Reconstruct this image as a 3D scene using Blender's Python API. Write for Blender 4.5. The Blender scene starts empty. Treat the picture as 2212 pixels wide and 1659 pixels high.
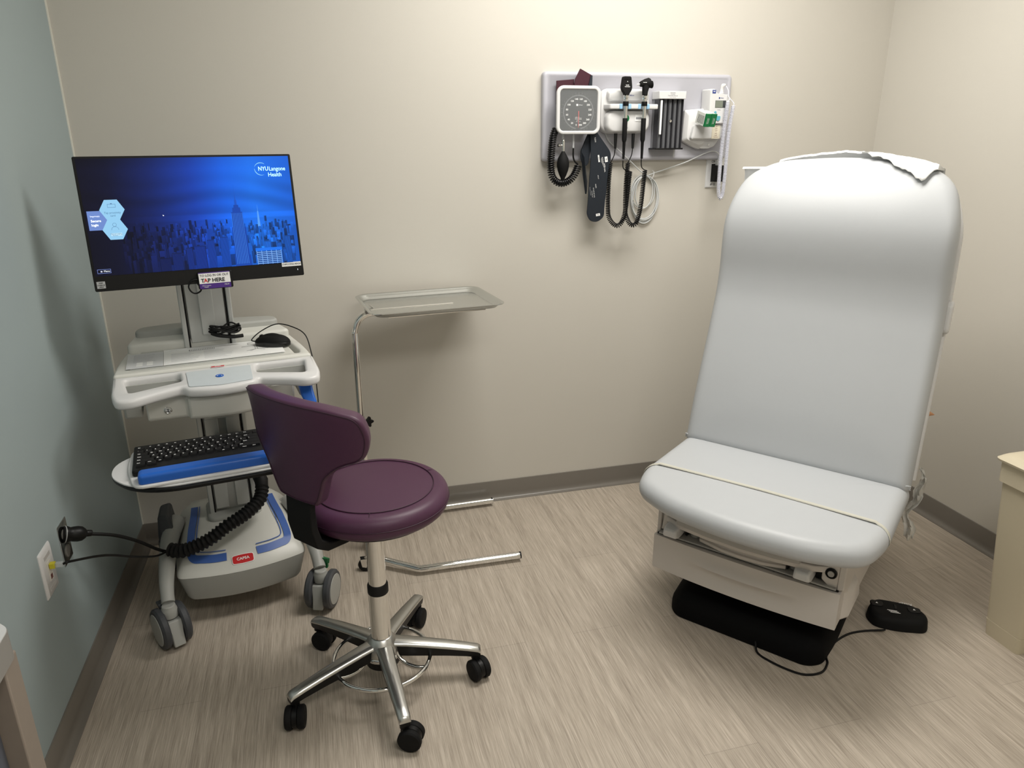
import bpy, bmesh, math, random
from mathutils import Vector, Matrix
PI = math.pi
sc = bpy.context.scene
C = sc.collection
R = math.radians

# ------------------------------------------------------------ camera
cam_d = bpy.data.cameras.new('camera'); cam = bpy.data.objects.new('camera', cam_d); C.objects.link(cam)
sc.camera = cam
cam_d.sensor_width = 36.0
cam_d.lens = 1575.03 / 2212 * 36.0
cam_d.clip_start = 0.02
_p, _r, _yw = 0.32638, -0.00375, 0.26314
_f = Vector((math.sin(_yw)*math.cos(_p), math.cos(_yw)*math.cos(_p), -math.sin(_p)))
_rt = Vector((math.cos(_yw), -math.sin(_yw), 0)); _up = _rt.cross(_f)
_rt2 = math.cos(_r)*_rt + math.sin(_r)*_up; _up2 = -math.sin(_r)*_rt + math.cos(_r)*_up
M = Matrix((_rt2, _up2, -_f)).transposed().to_4x4(); M.translation = Vector((0.70292, -2.67751, 1.44))
cam.matrix_world = M
# ------------------------------------------------------------ world, lights, exposure
w = bpy.data.worlds.new('world'); sc.world = w; w.use_nodes = True
w.node_tree.nodes['Background'].inputs[0].default_value = (1, 0.96, 0.9, 1)
w.node_tree.nodes['Background'].inputs[1].default_value = 0.05
ROOM_W, ROOM_D, ROOM_H = 2.981, 3.7, 2.5
LIGHTS = [(1.78, -0.84, 1.16, 0.56, 33.0), (1.35, -2.75, 1.16, 0.56, 20.0)]  # second entry is an added fill lamp out of view, lifting ambient light
for (lx, ly, sx, sy, pw) in LIGHTS:
    ld = bpy.data.lights.new('troffer_and_fill_lamp', 'AREA'); ld.shape = 'RECTANGLE'; ld.size = sx; ld.size_y = sy
    ld.energy = pw; ld.color = (1.0, 0.962, 0.905)
    lo = bpy.data.objects.new('troffer_and_fill_lamp', ld); C.objects.link(lo); lo.location = (lx, ly, ROOM_H-0.03)
sc.view_settings.view_transform = 'Standard'; sc.view_settings.look = 'None'
sc.view_settings.exposure = 0.04; sc.view_settings.gamma = 1.0
try: sc.view_settings.use_curve_mapping = False
except Exception: pass

# ------------------------------------------------------------ materials
def lin(c):
    return tuple(((v/255)/12.92 if v/255 <= 0.04045 else ((v/255+0.055)/1.055)**2.4) for v in c)
MATS = {}
def mat(name, rgb, rough=0.5, metal=0.0, var=0.04, scale=40.0, bump=0.0, bscale=300.0, coat=0.0, emit=0.0, trans=0.0, alpha=1.0, spec=0.5, vcol=False, ior=1.45):
    if name in MATS: return MATS[name]
    m = bpy.data.materials.new(name); m.use_nodes = True; nt = m.node_tree; n = nt.nodes; l = nt.links
    b = n['Principled BSDF']; c = lin(rgb)
    tc = n.new('ShaderNodeTexCoord')
    nz = n.new('ShaderNodeTexNoise'); nz.inputs['Scale'].default_value = scale; nz.inputs['Detail'].default_value = 3
    l.new(tc.outputs['Object'], nz.inputs['Vector'])
    mx = n.new('ShaderNodeMix'); mx.data_type = 'RGBA'
    mx.inputs[6].default_value = (*[v*(1-var) for v in c], 1); mx.inputs[7].default_value = (*[min(1, v*(1+var)) for v in c], 1)
    l.new(nz.outputs['Fac'], mx.inputs[0])
    out = mx.outputs[2]
    if vcol:
        at = n.new('ShaderNodeAttribute'); at.attribute_name = 'Col'; out = at.outputs['Color']
    l.new(out, b.inputs['Base Color'])
    b.inputs['Roughness'].default_value = rough; b.inputs['Metallic'].default_value = metal
    b.inputs['Specular IOR Level'].default_value = spec; b.inputs['IOR'].default_value = ior
    b.inputs['Coat Weight'].default_value = coat; b.inputs['Coat Roughness'].default_value = 0.15
    b.inputs['Transmission Weight'].default_value = trans; b.inputs['Alpha'].default_value = alpha
    if emit:
        l.new(out, b.inputs['Emission Color']); b.inputs['Emission Strength'].default_value = emit
        if vcol: b.inputs['Base Color'].default_value = (0.01, 0.01, 0.01, 1); l.remove(b.inputs['Base Color'].links[0])
    if bump:
        n2 = n.new('ShaderNodeTexNoise'); n2.inputs['Scale'].default_value = bscale; n2.inputs['Detail'].default_value = 4
        l.new(tc.outputs['Object'], n2.inputs['Vector'])
        bp = n.new('ShaderNodeBump'); bp.inputs['Strength'].default_value = bump; bp.inputs['Distance'].default_value = 0.001
        l.new(n2.outputs['Fac'], bp.inputs['Height']); l.new(bp.outputs['Normal'], b.inputs['Normal'])
    MATS[name] = m; return m

WALL = mat('wall paint warm beige', (203, 199, 190), 0.55, var=0.012, scale=3, bump=0.15, bscale=500)
TEAL = mat('wall paint pale grey green', (154, 167, 169), 0.6, var=0.012, scale=3, bump=0.15, bscale=500)
CEIL = mat('ceiling tile', (235, 233, 226), 0.9)
COVE = mat('grey vinyl cove base', (118, 113, 106), 0.28, var=0.02)
WHITE = mat('white plastic', (214, 214, 214), 0.3, var=0.01)
CARTW = mat('cart light grey plastic', (212, 212, 206), 0.35, var=0.015, bump=0.05)
CARTG = mat('cart mid grey plastic', (168, 169, 165), 0.45, var=0.02, bump=0.05)
CARTD = mat('cart dark grey plastic', (68, 70, 74), 0.5)
ALU = mat('anodised column', (190, 192, 190), 0.42, 0.25, var=0.02)
BLACK = mat('black plastic', (9, 9, 10), 0.45, spec=.35)
BLACKM = mat('matte black plastic', (8, 8, 9), 0.75, spec=.35)
BLACKG = mat('glossy black plastic', (14, 14, 16), 0.2)
RUBBER = mat('black rubber', (14, 14, 15), 0.6, spec=.4)
CHROME = mat('chrome', (232, 232, 230), 0.07, 1.0, var=0.01)
STEEL = mat('brushed stainless steel', (200, 202, 200), 0.2, 1.0, var=0.03, scale=200)
POLISH = mat('polished aluminium', (205, 205, 202), 0.3, 1.0, var=0.02)
BLUE = mat('blue plastic', (32, 96, 190), 0.35, var=0.02)
STRIPE = mat('blue stripe film', (66, 100, 172), 0.4)
RED = mat('red badge', (200, 38, 42), 0.35)
WHITEINK = mat('white ink', (240, 240, 240), 0.5)
INK = mat('black ink', (25, 25, 28), 0.6)
GREYINK = mat('grey ink', (150, 152, 156), 0.6)
REDINK = mat('red ink', (205, 40, 45), 0.6)
VINYL = mat('grey upholstery vinyl', (182, 185, 188), 0.42, var=0.008, bump=0.12, bscale=900)
PURPLE = mat('purple upholstery vinyl', (74, 42, 66), 0.42, var=0.03, bump=0.2, bscale=900)
THREAD = mat('dark plum seam', (52, 24, 44), 0.6)
TBODY = mat('exam table warm white shell', (204, 198, 192), 0.38, var=0.01)
TGREY = mat('exam table recess grey', (168, 166, 162), 0.42)
PAPER = mat('white paper', (240, 241, 240), 0.7, var=0.01, bump=0.1, bscale=60)
BIN = mat('beige bin plastic', (206, 196, 172), 0.4, var=0.01)
GREEN = mat('green plastic', (16, 110, 62), 0.35)
NAVY = mat('navy cuff nylon', (19, 27, 37), 0.65, bump=0.4, bscale=700)
MAROON = mat('maroon cuff nylon', (60, 18, 32), 0.65, bump=0.4, bscale=700)
BOARD = mat('lilac grey board', (186, 186, 194), 0.35, var=0.01)
DIAL = mat('dial face dark grey', (50, 52, 54), 0.35)
PALEBLUE = mat('pale blue plastic', (150, 192, 222), 0.4)
PURPINK = mat('purple ink', (74, 40, 130), 0.45)
YELLOW = mat('yellow plug boot', (205, 195, 50), 0.4)
CLEARP = mat('clear plastic', (225, 228, 230), 0.08, trans=0.0, alpha=0.35)
SMOKE = mat('smoked clear plastic', (165, 167, 172), 0.15, alpha=0.3)
FILM = mat('crumpled plastic film', (226, 226, 222), 0.3, alpha=0.6, bump=0.8, bscale=40)
TOPCLEAR = mat('clear worktop cover', (226, 229, 226), 0.12, alpha=0.25)
LCD = mat('grey green display', (122, 128, 116), 0.3)
TEALP = mat('teal button', (96, 168, 184), 0.4)
TAN = mat('tan cardboard', (200, 150, 112), 0.8)
TAUPE = mat('taupe laminate', (140, 130, 120), 0.5)
SLATE = mat('slate blue panel', (88, 92, 102), 0.6)
NAVYLOGO = mat('navy logo', (44, 62, 132), 0.5)
SILVERL = mat('silver sticker', (176, 178, 180), 0.4)
PANELG = mat('pale blue grey console panel', (198, 206, 210), 0.3)

def floor_mat():
    m = bpy.data.materials.new('streaked vinyl plank'); m.use_nodes = True; nt = m.node_tree; n = nt.nodes; l = nt.links
    b = n['Principled BSDF']; tc = n.new('ShaderNodeTexCoord')
    mp = n.new('ShaderNodeMapping'); mp.inputs['Scale'].default_value = (420, 9, 1); l.new(tc.outputs['Object'], mp.inputs['Vector'])
    a = n.new('ShaderNodeTexNoise'); a.inputs['Scale'].default_value = 1.0; a.inputs['Detail'].default_value = 5; a.inputs['Roughness'].default_value = 0.65; a.inputs['Distortion'].default_value = 0.0
    l.new(mp.outputs[0], a.inputs['Vector'])
    mp2 = n.new('ShaderNodeMapping'); mp2.inputs['Scale'].default_value = (60, 2.2, 1); l.new(tc.outputs['Object'], mp2.inputs['Vector'])
    a2 = n.new('ShaderNodeTexNoise'); a2.inputs['Scale'].default_value = 1.0; a2.inputs['Detail'].default_value = 4
    l.new(mp2.outputs[0], a2.inputs['Vector'])
    br = n.new('ShaderNodeTexBrick'); br.offset = 0.43; br.inputs['Scale'].default_value = 1.0
    br.inputs['Color1'].default_value = (1, 1, 1, 1); br.inputs['Color2'].default_value = (0.93, 0.93, 0.93, 1); br.inputs['Mortar'].default_value = (0.72, 0.72, 0.72, 1)
    br.inputs['Mortar Size'].default_value = 0.0009; br.inputs['Mortar Smooth'].default_value = 0.3
    br.inputs['Brick Width'].default_value = 0.92; br.inputs['Row Height'].default_value = 0.152
    mr = n.new('ShaderNodeMapping'); mr.inputs['Rotation'].default_value = (0, 0, R(90)); l.new(tc.outputs['Object'], mr.inputs['Vector']); l.new(mr.outputs[0], br.inputs['Vector'])
    mx = n.new('ShaderNodeMath'); mx.operation = 'MULTIPLY_ADD'; l.new(a.outputs['Fac'], mx.inputs[0]); mx.inputs[1].default_value = 0.7
    m3 = n.new('ShaderNodeMath'); m3.operation = 'MULTIPLY'; l.new(a2.outputs['Fac'], m3.inputs[0]); m3.inputs[1].default_value = 0.3
    l.new(m3.outputs[0], mx.inputs[2])
    cr = n.new('ShaderNodeValToRGB'); e = cr.color_ramp.elements
    e[0].position = 0.34; e[0].color = (*lin((146, 135, 122)), 1)
    e[1].position = 0.66; e[1].color = (*lin((204, 193, 179)), 1)
    em = cr.color_ramp.elements.new(0.5); em.color = (*lin((176, 165, 151)), 1)
    l.new(mx.outputs[0], cr.inputs[0])
    mm = n.new('ShaderNodeMix'); mm.data_type = 'RGBA'; mm.blend_type = 'MULTIPLY'; mm.inputs[0].default_value = 1.0
    l.new(cr.outputs[0], mm.inputs[6]); l.new(br.outputs['Color'], mm.inputs[7]); l.new(mm.outputs[2], b.inputs['Base Color'])
    b.inputs['Roughness'].default_value = 0.45
    bp = n.new('ShaderNodeBump'); bp.inputs['Strength'].default_value = 0.15; bp.inputs['Distance'].default_value = 0.001
    l.new(mx.outputs[0], bp.inputs['Height']); l.new(bp.outputs['Normal'], b.inputs['Normal'])
    return m

# ------------------------------------------------------------ helpers
PM = {}      # matrices of empties
def thing(name, label, cat, loc=(0, 0, 0), rotz=0.0, group=None, rot=None):
    o = bpy.data.objects.new(name, None); C.objects.link(o); o.empty_display_size = 0.05
    o.location = loc; o.rotation_euler = rot if rot else (0, 0, rotz)
    o['label'] = label; o['category'] = cat
    if group: o['group'] = group
    import mathutils
    PM[o.name] = Matrix.Translation(Vector(loc)) @ mathutils.Euler(o.rotation_euler).to_matrix().to_4x4()
    return o
def tag(o, label, cat, group=None, kind=None):
    o['label'] = label; o['category'] = cat
    if group: o['group'] = group
    if kind: o['kind'] = kind
    return o

class B:
    def __init__(s): s.bm = bmesh.new(); s.mi = 0
    def faces(s, vs, fs):
        vv = [s.bm.verts.new(v) for v in vs]
        for f in fs:
            try: ff = s.bm.faces.new([vv[i] for i in f]); ff.material_index = s.mi
            except ValueError: pass
        return vv
    def box(s, x0, x1, y0, y1, z0, z1):
        s.faces([(x0,y0,z0),(x1,y0,z0),(x1,y1,z0),(x0,y1,z0),(x0,y0,z1),(x1,y0,z1),(x1,y1,z1),(x0,y1,z1)],
                [(3,2,1,0),(4,5,6,7),(0,1,5,4),(1,2,6,5),(2,3,7,6),(3,0,4,7)]); return s
    def loft(s, rings, cap=True, closed=True):
        n = len(rings[0]); vs = [p for r in rings for p in r]; fs = []
        for k in range(len(rings)-1):
            for i in range(n if closed else n-1):
                j = (i+1) % n; fs.append((k*n+i, k*n+j, (k+1)*n+j, (k+1)*n+i))
        if cap and closed:
            fs.append(tuple(range(n-1, -1, -1))); fs.append(tuple((len(rings)-1)*n+i for i in range(n)))
        s.faces(vs, fs); return s
    def tube(s, pts, r, seg=10, closed=False, cap=True):
        P_ = [Vector(p) for p in pts]; n = len(P_); rings = []
        rr = r if isinstance(r, (list, tuple)) else [r]*n
        up = None
        for i, p in enumerate(P_):
            a = P_[(i-1) % n] if (closed or i > 0) else p; b = P_[(i+1) % n] if (closed or i < n-1) else p
            t = (b-a).normalized()
            if up is None:
                up = Vector((0, 0, 1)) if abs(t.z) < 0.9 else Vector((1, 0, 0))
            up = (up - t*up.dot(t)).normalized(); sd = t.cross(up)
            rings.append([p + rr[i]*(math.cos(q)*up + math.sin(q)*sd) for q in [2*PI*k/seg for k in range(seg)]])
        if closed: rings.append(rings[0]); s.loft(rings, cap=False); bmesh.ops.remove_doubles(s.bm, verts=s.bm.verts[:], dist=1e-7)
        else: s.loft(rings, cap=cap)
        return s
    def cyl(s, p0, p1, r0, r1=None, seg=28):
        return s.tube([p0, p1], [r0, r0 if r1 is None else r1], seg)
    def lathe(s, prof, origin=(0, 0, 0), axis=(0, 0, 1), seg=36, cap=True):
        a = Vector(axis).normalized(); u = Vector((1, 0, 0)) if abs(a.x) < 0.9 else Vector((0, 1, 0)); u = (u - a*u.dot(a)).normalized(); v = a.cross(u); o = Vector(origin)
        rings = [[o + a*h + max(r, 1e-5)*(math.cos(2*PI*k/seg)*u + math.sin(2*PI*k/seg)*v) for k in range(seg)] for r, h in prof]
        return s.loft(rings, cap=cap)
    def prism(s, outline, z0, z1, axis='z'):
        def m(x, y, z): return (x, y, z) if axis == 'z' else ((x, z, y) if axis == 'y' else (z, x, y))
        return s.loft([[m(x, y, z0) for x, y in outline], [m(x, y, z1) for x, y in outline]])
    def pillow(s, outline, z0, z1, rb, rt, crown=0.0, mp=None, nr=5, caps=8, bottom=True):
        n = len(outline); O = [Vector((x, y)) for x, y in outline]; cen = sum(O, Vector((0, 0)))/n; N = []
        area = sum(O[i].x*O[(i+1) % n].y - O[(i+1) % n].x*O[i].y for i in range(n))
        for i in range(n):
            t = (O[(i+1) % n]-O[i-1]); nn = Vector((t.y, -t.x)).normalized(); N.append(nn if area > 0 else -nn)
        rings = []
        def ring(ins, z): rings.append([(*(O[i]-N[i]*ins), z) for i in range(n)])
        for k in range(nr+1):
            a = k/nr*PI/2; ring(rb*(1-math.sin(a)), z0+rb*(1-math.cos(a)))
        for k in range(nr+1):
            a = k/nr*PI/2; ring(rt*(1-math.cos(a)), z1-rt*(1-math.sin(a)))
        last = rings[-1]
        for q in [1-k/caps for k in range(1, caps)]+[.5/caps, .02]:
            rings.append([(cen.x+(x-cen.x)*q, cen.y+(y-cen.y)*q, z1+crown*(1-q*q)) for x, y, z in last])
        f0 = rings[0]; bot = []
        for k in range(1, caps):
            q = 1-k/caps; bot.insert(0, [(cen.x+(x-cen.x)*q, cen.y+(y-cen.y)*q, z0) for x, y, z in f0])
        rings = bot+rings
        if mp: rings = [[mp(*p) for p in r] for r in rings]
        s.loft(rings); return s
def rrect(x0, x1, y0, y1, r, seg=6):
    pts = []
    for cx, cy, a0 in ((x1-r, y1-r, 0), (x0+r, y1-r, 90), (x0+r, y0+r, 180), (x1-r, y0+r, 270)):
        for k in range(seg+1):
            a = R(a0+90*k/seg); pts.append((cx+r*math.cos(a), cy+r*math.sin(a)))
    return pts
def roundpoly(pts, r, seg=6):
    out = []; n = len(pts)
    for i in range(n):
        p = Vector(pts[i][:2]); a = Vector(pts[i-1][:2])-p; b = Vector(pts[(i+1) % n][:2])-p
        rr = pts[i][2] if len(pts[i]) > 2 else r
        d = min(rr, a.length*0.45, b.length*0.45); A = p+a.normalized()*d; Bq = p+b.normalized()*d
        for k in range(seg+1):
            t = k/seg; out.append(tuple((1-t)**2*A+2*t*(1-t)*p+t*t*Bq))
    return out
def dens(pts, d):
    out = []; n = len(pts)
    for i in range(n):
        a = Vector(pts[i]); b = Vector(pts[(i+1) % n]); k = max(1, int((b-a).length/d))
        for j in range(k): out.append(tuple(a+(b-a)*j/k))
    return out
def spline(pts, per=8, closed=False):
    P_ = [Vector(p) for p in pts]; n = len(P_); out = []
    for i in range(n if closed else n-1):
        if closed: a, b, c, d = P_[i-1], P_[i], P_[(i+1) % n], P_[(i+2) % n]
        else: a = P_[max(i-1, 0)]; b = P_[i]; c = P_[i+1]; d = P_[min(i+2, n-1)]
        for k in range(per):
            t = k/per; out.append(0.5*((2*b)+(c-a)*t+(2*a-5*b+4*c-d)*t*t+(3*b-a-3*c+d)*t**3))
    if not closed: out.append(P_[-1])
    return out
def resample(pts, n):
    L = [0]
    for a, b in zip(pts, pts[1:]): L.append(L[-1]+(b-a).length)
    out = []; j = 0
    for k in range(n):
        s_ = L[-1]*k/(n-1)
        while j < len(L)-2 and L[j+1] < s_: j += 1
        t = (s_-L[j])/max(L[j+1]-L[j], 1e-9); out.append(pts[j].lerp(pts[j+1], min(t, 1)))
    return out
def helix(pts, R_, turns, per=12):
    n = turns*per+1; C_ = resample(spline(pts, 10), n); out = []; up = None
    for i, p in enumerate(C_):
        t = (C_[min(i+1, n-1)]-C_[max(i-1, 0)]).normalized()
        if up is None: up = Vector((0, 1, 0)) if abs(t.y) < 0.9 else Vector((1, 0, 0))
        up = (up-t*up.dot(t)).normalized(); sd = t.cross(up); a = 2*PI*i/per
        out.append(p+R_*(math.cos(a)*up+math.sin(a)*sd))
    return out
def P(name, b, m, parent=None, bevel=0.0, smooth=35, world=False, label=None, seg=2):
    me = bpy.data.meshes.new(name)
    if isinstance(b, B): bmesh.ops.recalc_face_normals(b.bm, faces=b.bm.faces[:]); b.bm.to_mesh(me); b.bm.free()
    else: me = b; me.name = name
    o = bpy.data.objects.new(name, me); C.objects.link(o)
    if parent: o.parent = parent
    if world and parent:
        q = parent; MM = Matrix.Identity(4)
        while q: MM = PM[q.name] @ MM if q.name in PM else MM; q = q.parent
        me.transform(MM.inverted())
    me.materials.clear()
    for x in (m if isinstance(m, (list, tuple)) else [m]): me.materials.append(x)
    if smooth:
        for f in me.polygons: f.use_smooth = True
        try: me.set_sharp_from_angle(angle=R(smooth))
        except Exception: pass
    if bevel:
        md = o.modifiers.new('bevel', 'BEVEL'); md.width = bevel; md.segments = seg; md.limit_method = 'ANGLE'; md.angle_limit = R(35)
    if label: o['label'] = label
    return o
def struct(name, b, m, **k):
    o = P(name, b, m, **k); o['kind'] = 'structure'; return o
def plate(outline, holes, th, bev, to=lambda x, y, z: (x, y, z)):
    """flat plate with holes (curve filled), z from 0..th, outline in xy"""
    cu = bpy.data.curves.new('tmp', 'CURVE'); cu.dimensions = '2D'; cu.fill_mode = 'BOTH'
    for poly in [outline]+holes:
        sp = cu.splines.new('POLY'); sp.points.add(len(poly)-1)
        for i, (x, y) in enumerate(poly): sp.points[i].co = (x, y, 0, 1)
        sp.use_cyclic_u = True
    cu.extrude = max(th/2-bev, 1e-5); cu.bevel_depth = bev; cu.bevel_resolution = 2; cu.offset = -bev
    ob = bpy.data.objects.new('tmp', cu); C.objects.link(ob); dg = bpy.context.evaluated_depsgraph_get()
    me = bpy.data.meshes.new_from_object(ob.evaluated_get(dg)); bpy.data.objects.remove(ob)
    for v in me.vertices: v.co = to(v.co.x, v.co.y, v.co.z+th/2)
    bm = bmesh.new(); bm.from_mesh(me); bmesh.ops.remove_doubles(bm, verts=bm.verts[:], dist=1e-6); bmesh.ops.recalc_face_normals(bm, faces=bm.faces[:]); bm.to_mesh(me); bm.free()
    return me
def textmesh(s, size, ax='CENTER', bold=0.0, ext=0.0002, xs=1.0, space=1.0):
    cu = bpy.data.curves.new('tmp', 'FONT'); cu.body = s; cu.size = size; cu.align_x = ax; cu.align_y = 'CENTER'; cu.extrude = ext; cu.offset = bold; cu.resolution_u = 3; cu.space_character = space
    ob = bpy.data.objects.new('tmp', cu); C.objects.link(ob); dg = bpy.context.evaluated_depsgraph_get()
    me = bpy.data.meshes.new_from_object(ob.evaluated_get(dg)); bpy.data.objects.remove(ob)
    if xs != 1: me.transform(Matrix.Diagonal((xs, 1, 1, 1)))
    return me
def basis(o, X, Y):
    """matrix placing local x along X, y along Y at o"""
    X = Vector(X).normalized(); Y = Vector(Y); Y = (Y-X*Y.dot(X)).normalized(); Z = X.cross(Y)
    m_ = Matrix((X, Y, Z)).transposed().to_4x4(); m_.translation = Vector(o); return m_
def text(name, s, size, m, parent, o, X=(1, 0, 0), Y=(0, 0, 1), **k):
    lb = k.pop('label', None)
    me = textmesh(s, size, **k); me.transform(basis(o, X, Y)); return P(name, me, m, parent, smooth=0, label=lb)
def merge(meshes):
    bm = bmesh.new()
    for me in meshes: bm.from_mesh(me)
    r = bpy.data.meshes.new('m'); bm.to_mesh(r); bm.free(); return r

# ------------------------------------------------------------ room shell
struct('floor', B().box(0, ROOM_W, -ROOM_D, 0, -0.05, 0), floor_mat(), smooth=0)
struct('ceiling', B().box(0, ROOM_W, -ROOM_D, 0, ROOM_H, ROOM_H+0.05), CEIL, smooth=0)
struct('wall_back', B().box(-0.1, ROOM_W+0.1, 0, 0.1, -0.05, ROOM_H+0.05), WALL, smooth=0)
struct('wall_left', B().box(-0.1, 0, -ROOM_D, 0, -0.05, ROOM_H+0.05), TEAL, smooth=0)
struct('wall_right', B().box(ROOM_W, ROOM_W+0.1, -ROOM_D, 0, -0.05, ROOM_H+0.05), WALL, smooth=0)
struct('wall_front', B().box(-0.1, ROOM_W+0.1, -ROOM_D-0.1, -ROOM_D, -0.05, ROOM_H+0.05), WALL, smooth=0)
struct('trim_1', B().box(0.0, 0.004, -0.004, 0.0, 0.083, ROOM_H), mat('caulk bead', (226, 224, 214), 0.6), smooth=0)
CP = [(0, 0), (0.025, 0), (0.0245, 0.002), (0.017, 0.0035), (0.0105, 0.008), (0.0065, 0.015), (0.005, 0.025), (0.005, 0.080), (0.004, 0.0827), (0, 0.0827)]
b = B(); b.loft([[(x, -d, z) for d, z in CP] for x in (0.0, ROOM_W)]); struct('baseboard_back', b, COVE, smooth=50)
b = B(); b.loft([[(d, y, z) for d, z in CP] for y in (0.0, -ROOM_D)]); struct('baseboard_left', b, COVE, smooth=50)
b = B(); b.loft([[(ROOM_W-d, y, z) for d, z in CP] for y in (0.0, -ROOM_D)]); struct('baseboard_right', b, COVE, smooth=50)
DIFF = mat('lamp diffuser', (255, 250, 238), 0.6, emit=1.5)
for i, (lx, ly, sx, sy, pw) in enumerate(LIGHTS):
    t = thing('ceiling_and_fill_light', ['recessed rectangular ceiling light in front of the wall board', 'added ceiling fill light, out of view towards the front of the room'][i], 'ceiling light', (lx, ly, ROOM_H))
    fr = B()
    for (a0, a1, b0, b1) in ((-sx/2-.02, sx/2+.02, -sy/2-.02, -sy/2), (-sx/2-.02, sx/2+.02, sy/2, sy/2+.02), (-sx/2-.02, -sx/2, -sy/2, sy/2), (sx/2, sx/2+.02, -sy/2, sy/2)): fr.box(a0, a1, b0, b1, -.02, 0)
    P('frame', fr, WHITE, t, bevel=.002); P('diffuser', B().box(-sx/2, sx/2, -sy/2, sy/2, -.012, -.002), DIFF, t, smooth=0)

# ------------------------------------------------------------ workstation cart
CART = (0.376, -0.364, 0.0); CY = R(9.2)
cart = thing('workstation_cart', 'light grey rolling computer workstation cart with blue stripes in the left corner', 'cart', CART, CY)
def sect(hw, yf, yb, z, bul=0.0, r=0.04, n=10):
    pts = [(-hw, yb), (-hw, yf)]
    pts = [(-hw+0.0, yb, r), (-hw, yf, r*0.7)]+[(-hw+2*hw*k/8, yf-bul*(1-(2*k/8-1)**2), 0.03) for k in range(1, 8)]+[(hw, yf, r*0.7), (hw, yb, r)]
    return [(x, y+.06, z-.035) for x, y in roundpoly([(p[0], p[1], p[2]) for p in pts], r, 4)]
b = B(); b.loft([sect(.165, -.225, .17, .118, .03), sect(.172, -.228, .175, .128, .03), sect(.193, -.226, .18, .198, .035)])
P('skirt', b, CARTG, cart, label='lower skirt of the base with its tilt shade painted as darker grey', smooth=40)  # shade of the inward tilt is put into the skirt as darker grey
b = B(); b.loft([sect(.193, -.226, .18, .199, .035), sect(.19, -.22, .18, .21, .035), sect(.165, -.175, .17, .243, .028), sect(.14, -.12, .165, .266, .02), sect(.11, -.085, .13, .276, .01)])
base = P('base_cover', b, CARTW, cart, smooth=60)
# stripes lie on the cover: evaluate cover height from (x, y)
def cover_z(y, x):
    prof = [(-.262, .199), (-.248, .212), (-.203, .243), (-.14, .266), (-.095, .2765), (.1, .277)]
    yy = y - 0.03*(x/.16)**2*0.9
    if yy <= prof[0][0]: return .2
    for (a, za), (c_, zc) in zip(prof, prof[1:]):
        if yy <= c_: return za+(zc-za)*(yy-a)/(c_-a)
    return .277
def ribbon(cl, wd, m, name, lift=.0035):
    P_ = [Vector(p) for p in cl]; vs = []; fs = []
    for i, p in enumerate(P_):
        t = (P_[min(i+1, len(P_)-1)]-P_[max(i-1, 0)]).normalized(); nn = Vector((-t.y, t.x))
        for k in (-.5, -.17, .17, .5):
            q = p+nn*wd*k; vs.append((q.x, q.y+.06, cover_z(q.y, q.x)+lift-.035))
    n = len(P_)
    for i in range(n-1):
        for k in range(3): fs.append((i*4+k, i*4+k+1, (i+1)*4+k+1, (i+1)*4+k))
    bb = B(); bb.faces(vs, fs)
    return P(name, bb, m, cart, smooth=60)
def arc2(pts, r): return [(x, y) for x, y in spline([(a, c_, 0) for a, c_ in pts], 6) for _ in (0,)] if 0 else [(v.x, v.y) for v in spline([(a, c_, 0) for a, c_ in pts], 6)]
for sgn in (-1, 1):
    cl = arc2([(sgn*.122, .08), (sgn*.128, 0.0), (sgn*.139, -.10), (sgn*.146, -.165), (sgn*.14, -.192), (sgn*.115, -.203), (sgn*.08, -.212), (sgn*.045, -.216)], 0)
    ribbon(cl, .022, STRIPE, 'stripe')
    cl = arc2([(sgn*.106, .08), (sgn*.112, 0.0), (sgn*.122, -.10), (sgn*.128, -.155), (sgn*.122, -.176), (sgn*.10, -.186), (sgn*.08, -.191), (sgn*.045, -.196)], 0)
    ribbon(cl, .003, STRIPE, 'pinstripe')
by = -.235
def badge(o, X, Y, wd, ht, parent, txt, tsz):
    mt = basis(o, X, Y); x, y = wd/2, ht/2
    ol = roundpoly([(-x, -y), (0, -y*1.15), (x, -y), (x, y), (0, y*1.15), (-x, y)], y*.5, 3)
    me = plate([(a*1.06, c_*1.15) for a, c_ in ol], [], .0012, .0003); me.transform(mt); pt = P('badge_rim', me, WHITEINK, parent, smooth=0)
    me = plate(ol, [], .0018, .0003); me.transform(mt); P('badge', me, RED, parent, smooth=0, label='red oval badge lettered in white')
    me = textmesh(txt, tsz, bold=.0003); me.transform(mt @ Matrix.Translation((0, .0005, .0022))); P('lettering', me, WHITEINK, parent, smooth=0)
bz = cover_z(-.222, 0)
badge((.001, -.172, .1905), (1, 0, 0), (0, .045, .031), .062, .026, cart, 'CAPSA', .0125)
me = textmesh('HEALTHCARE', .0035, space=1.4); me.transform(basis((.001, -.1785, .1845), (1, 0, 0), (0, .045, .031))); P('lettering', me, WHITEINK, cart, smooth=0)
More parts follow.
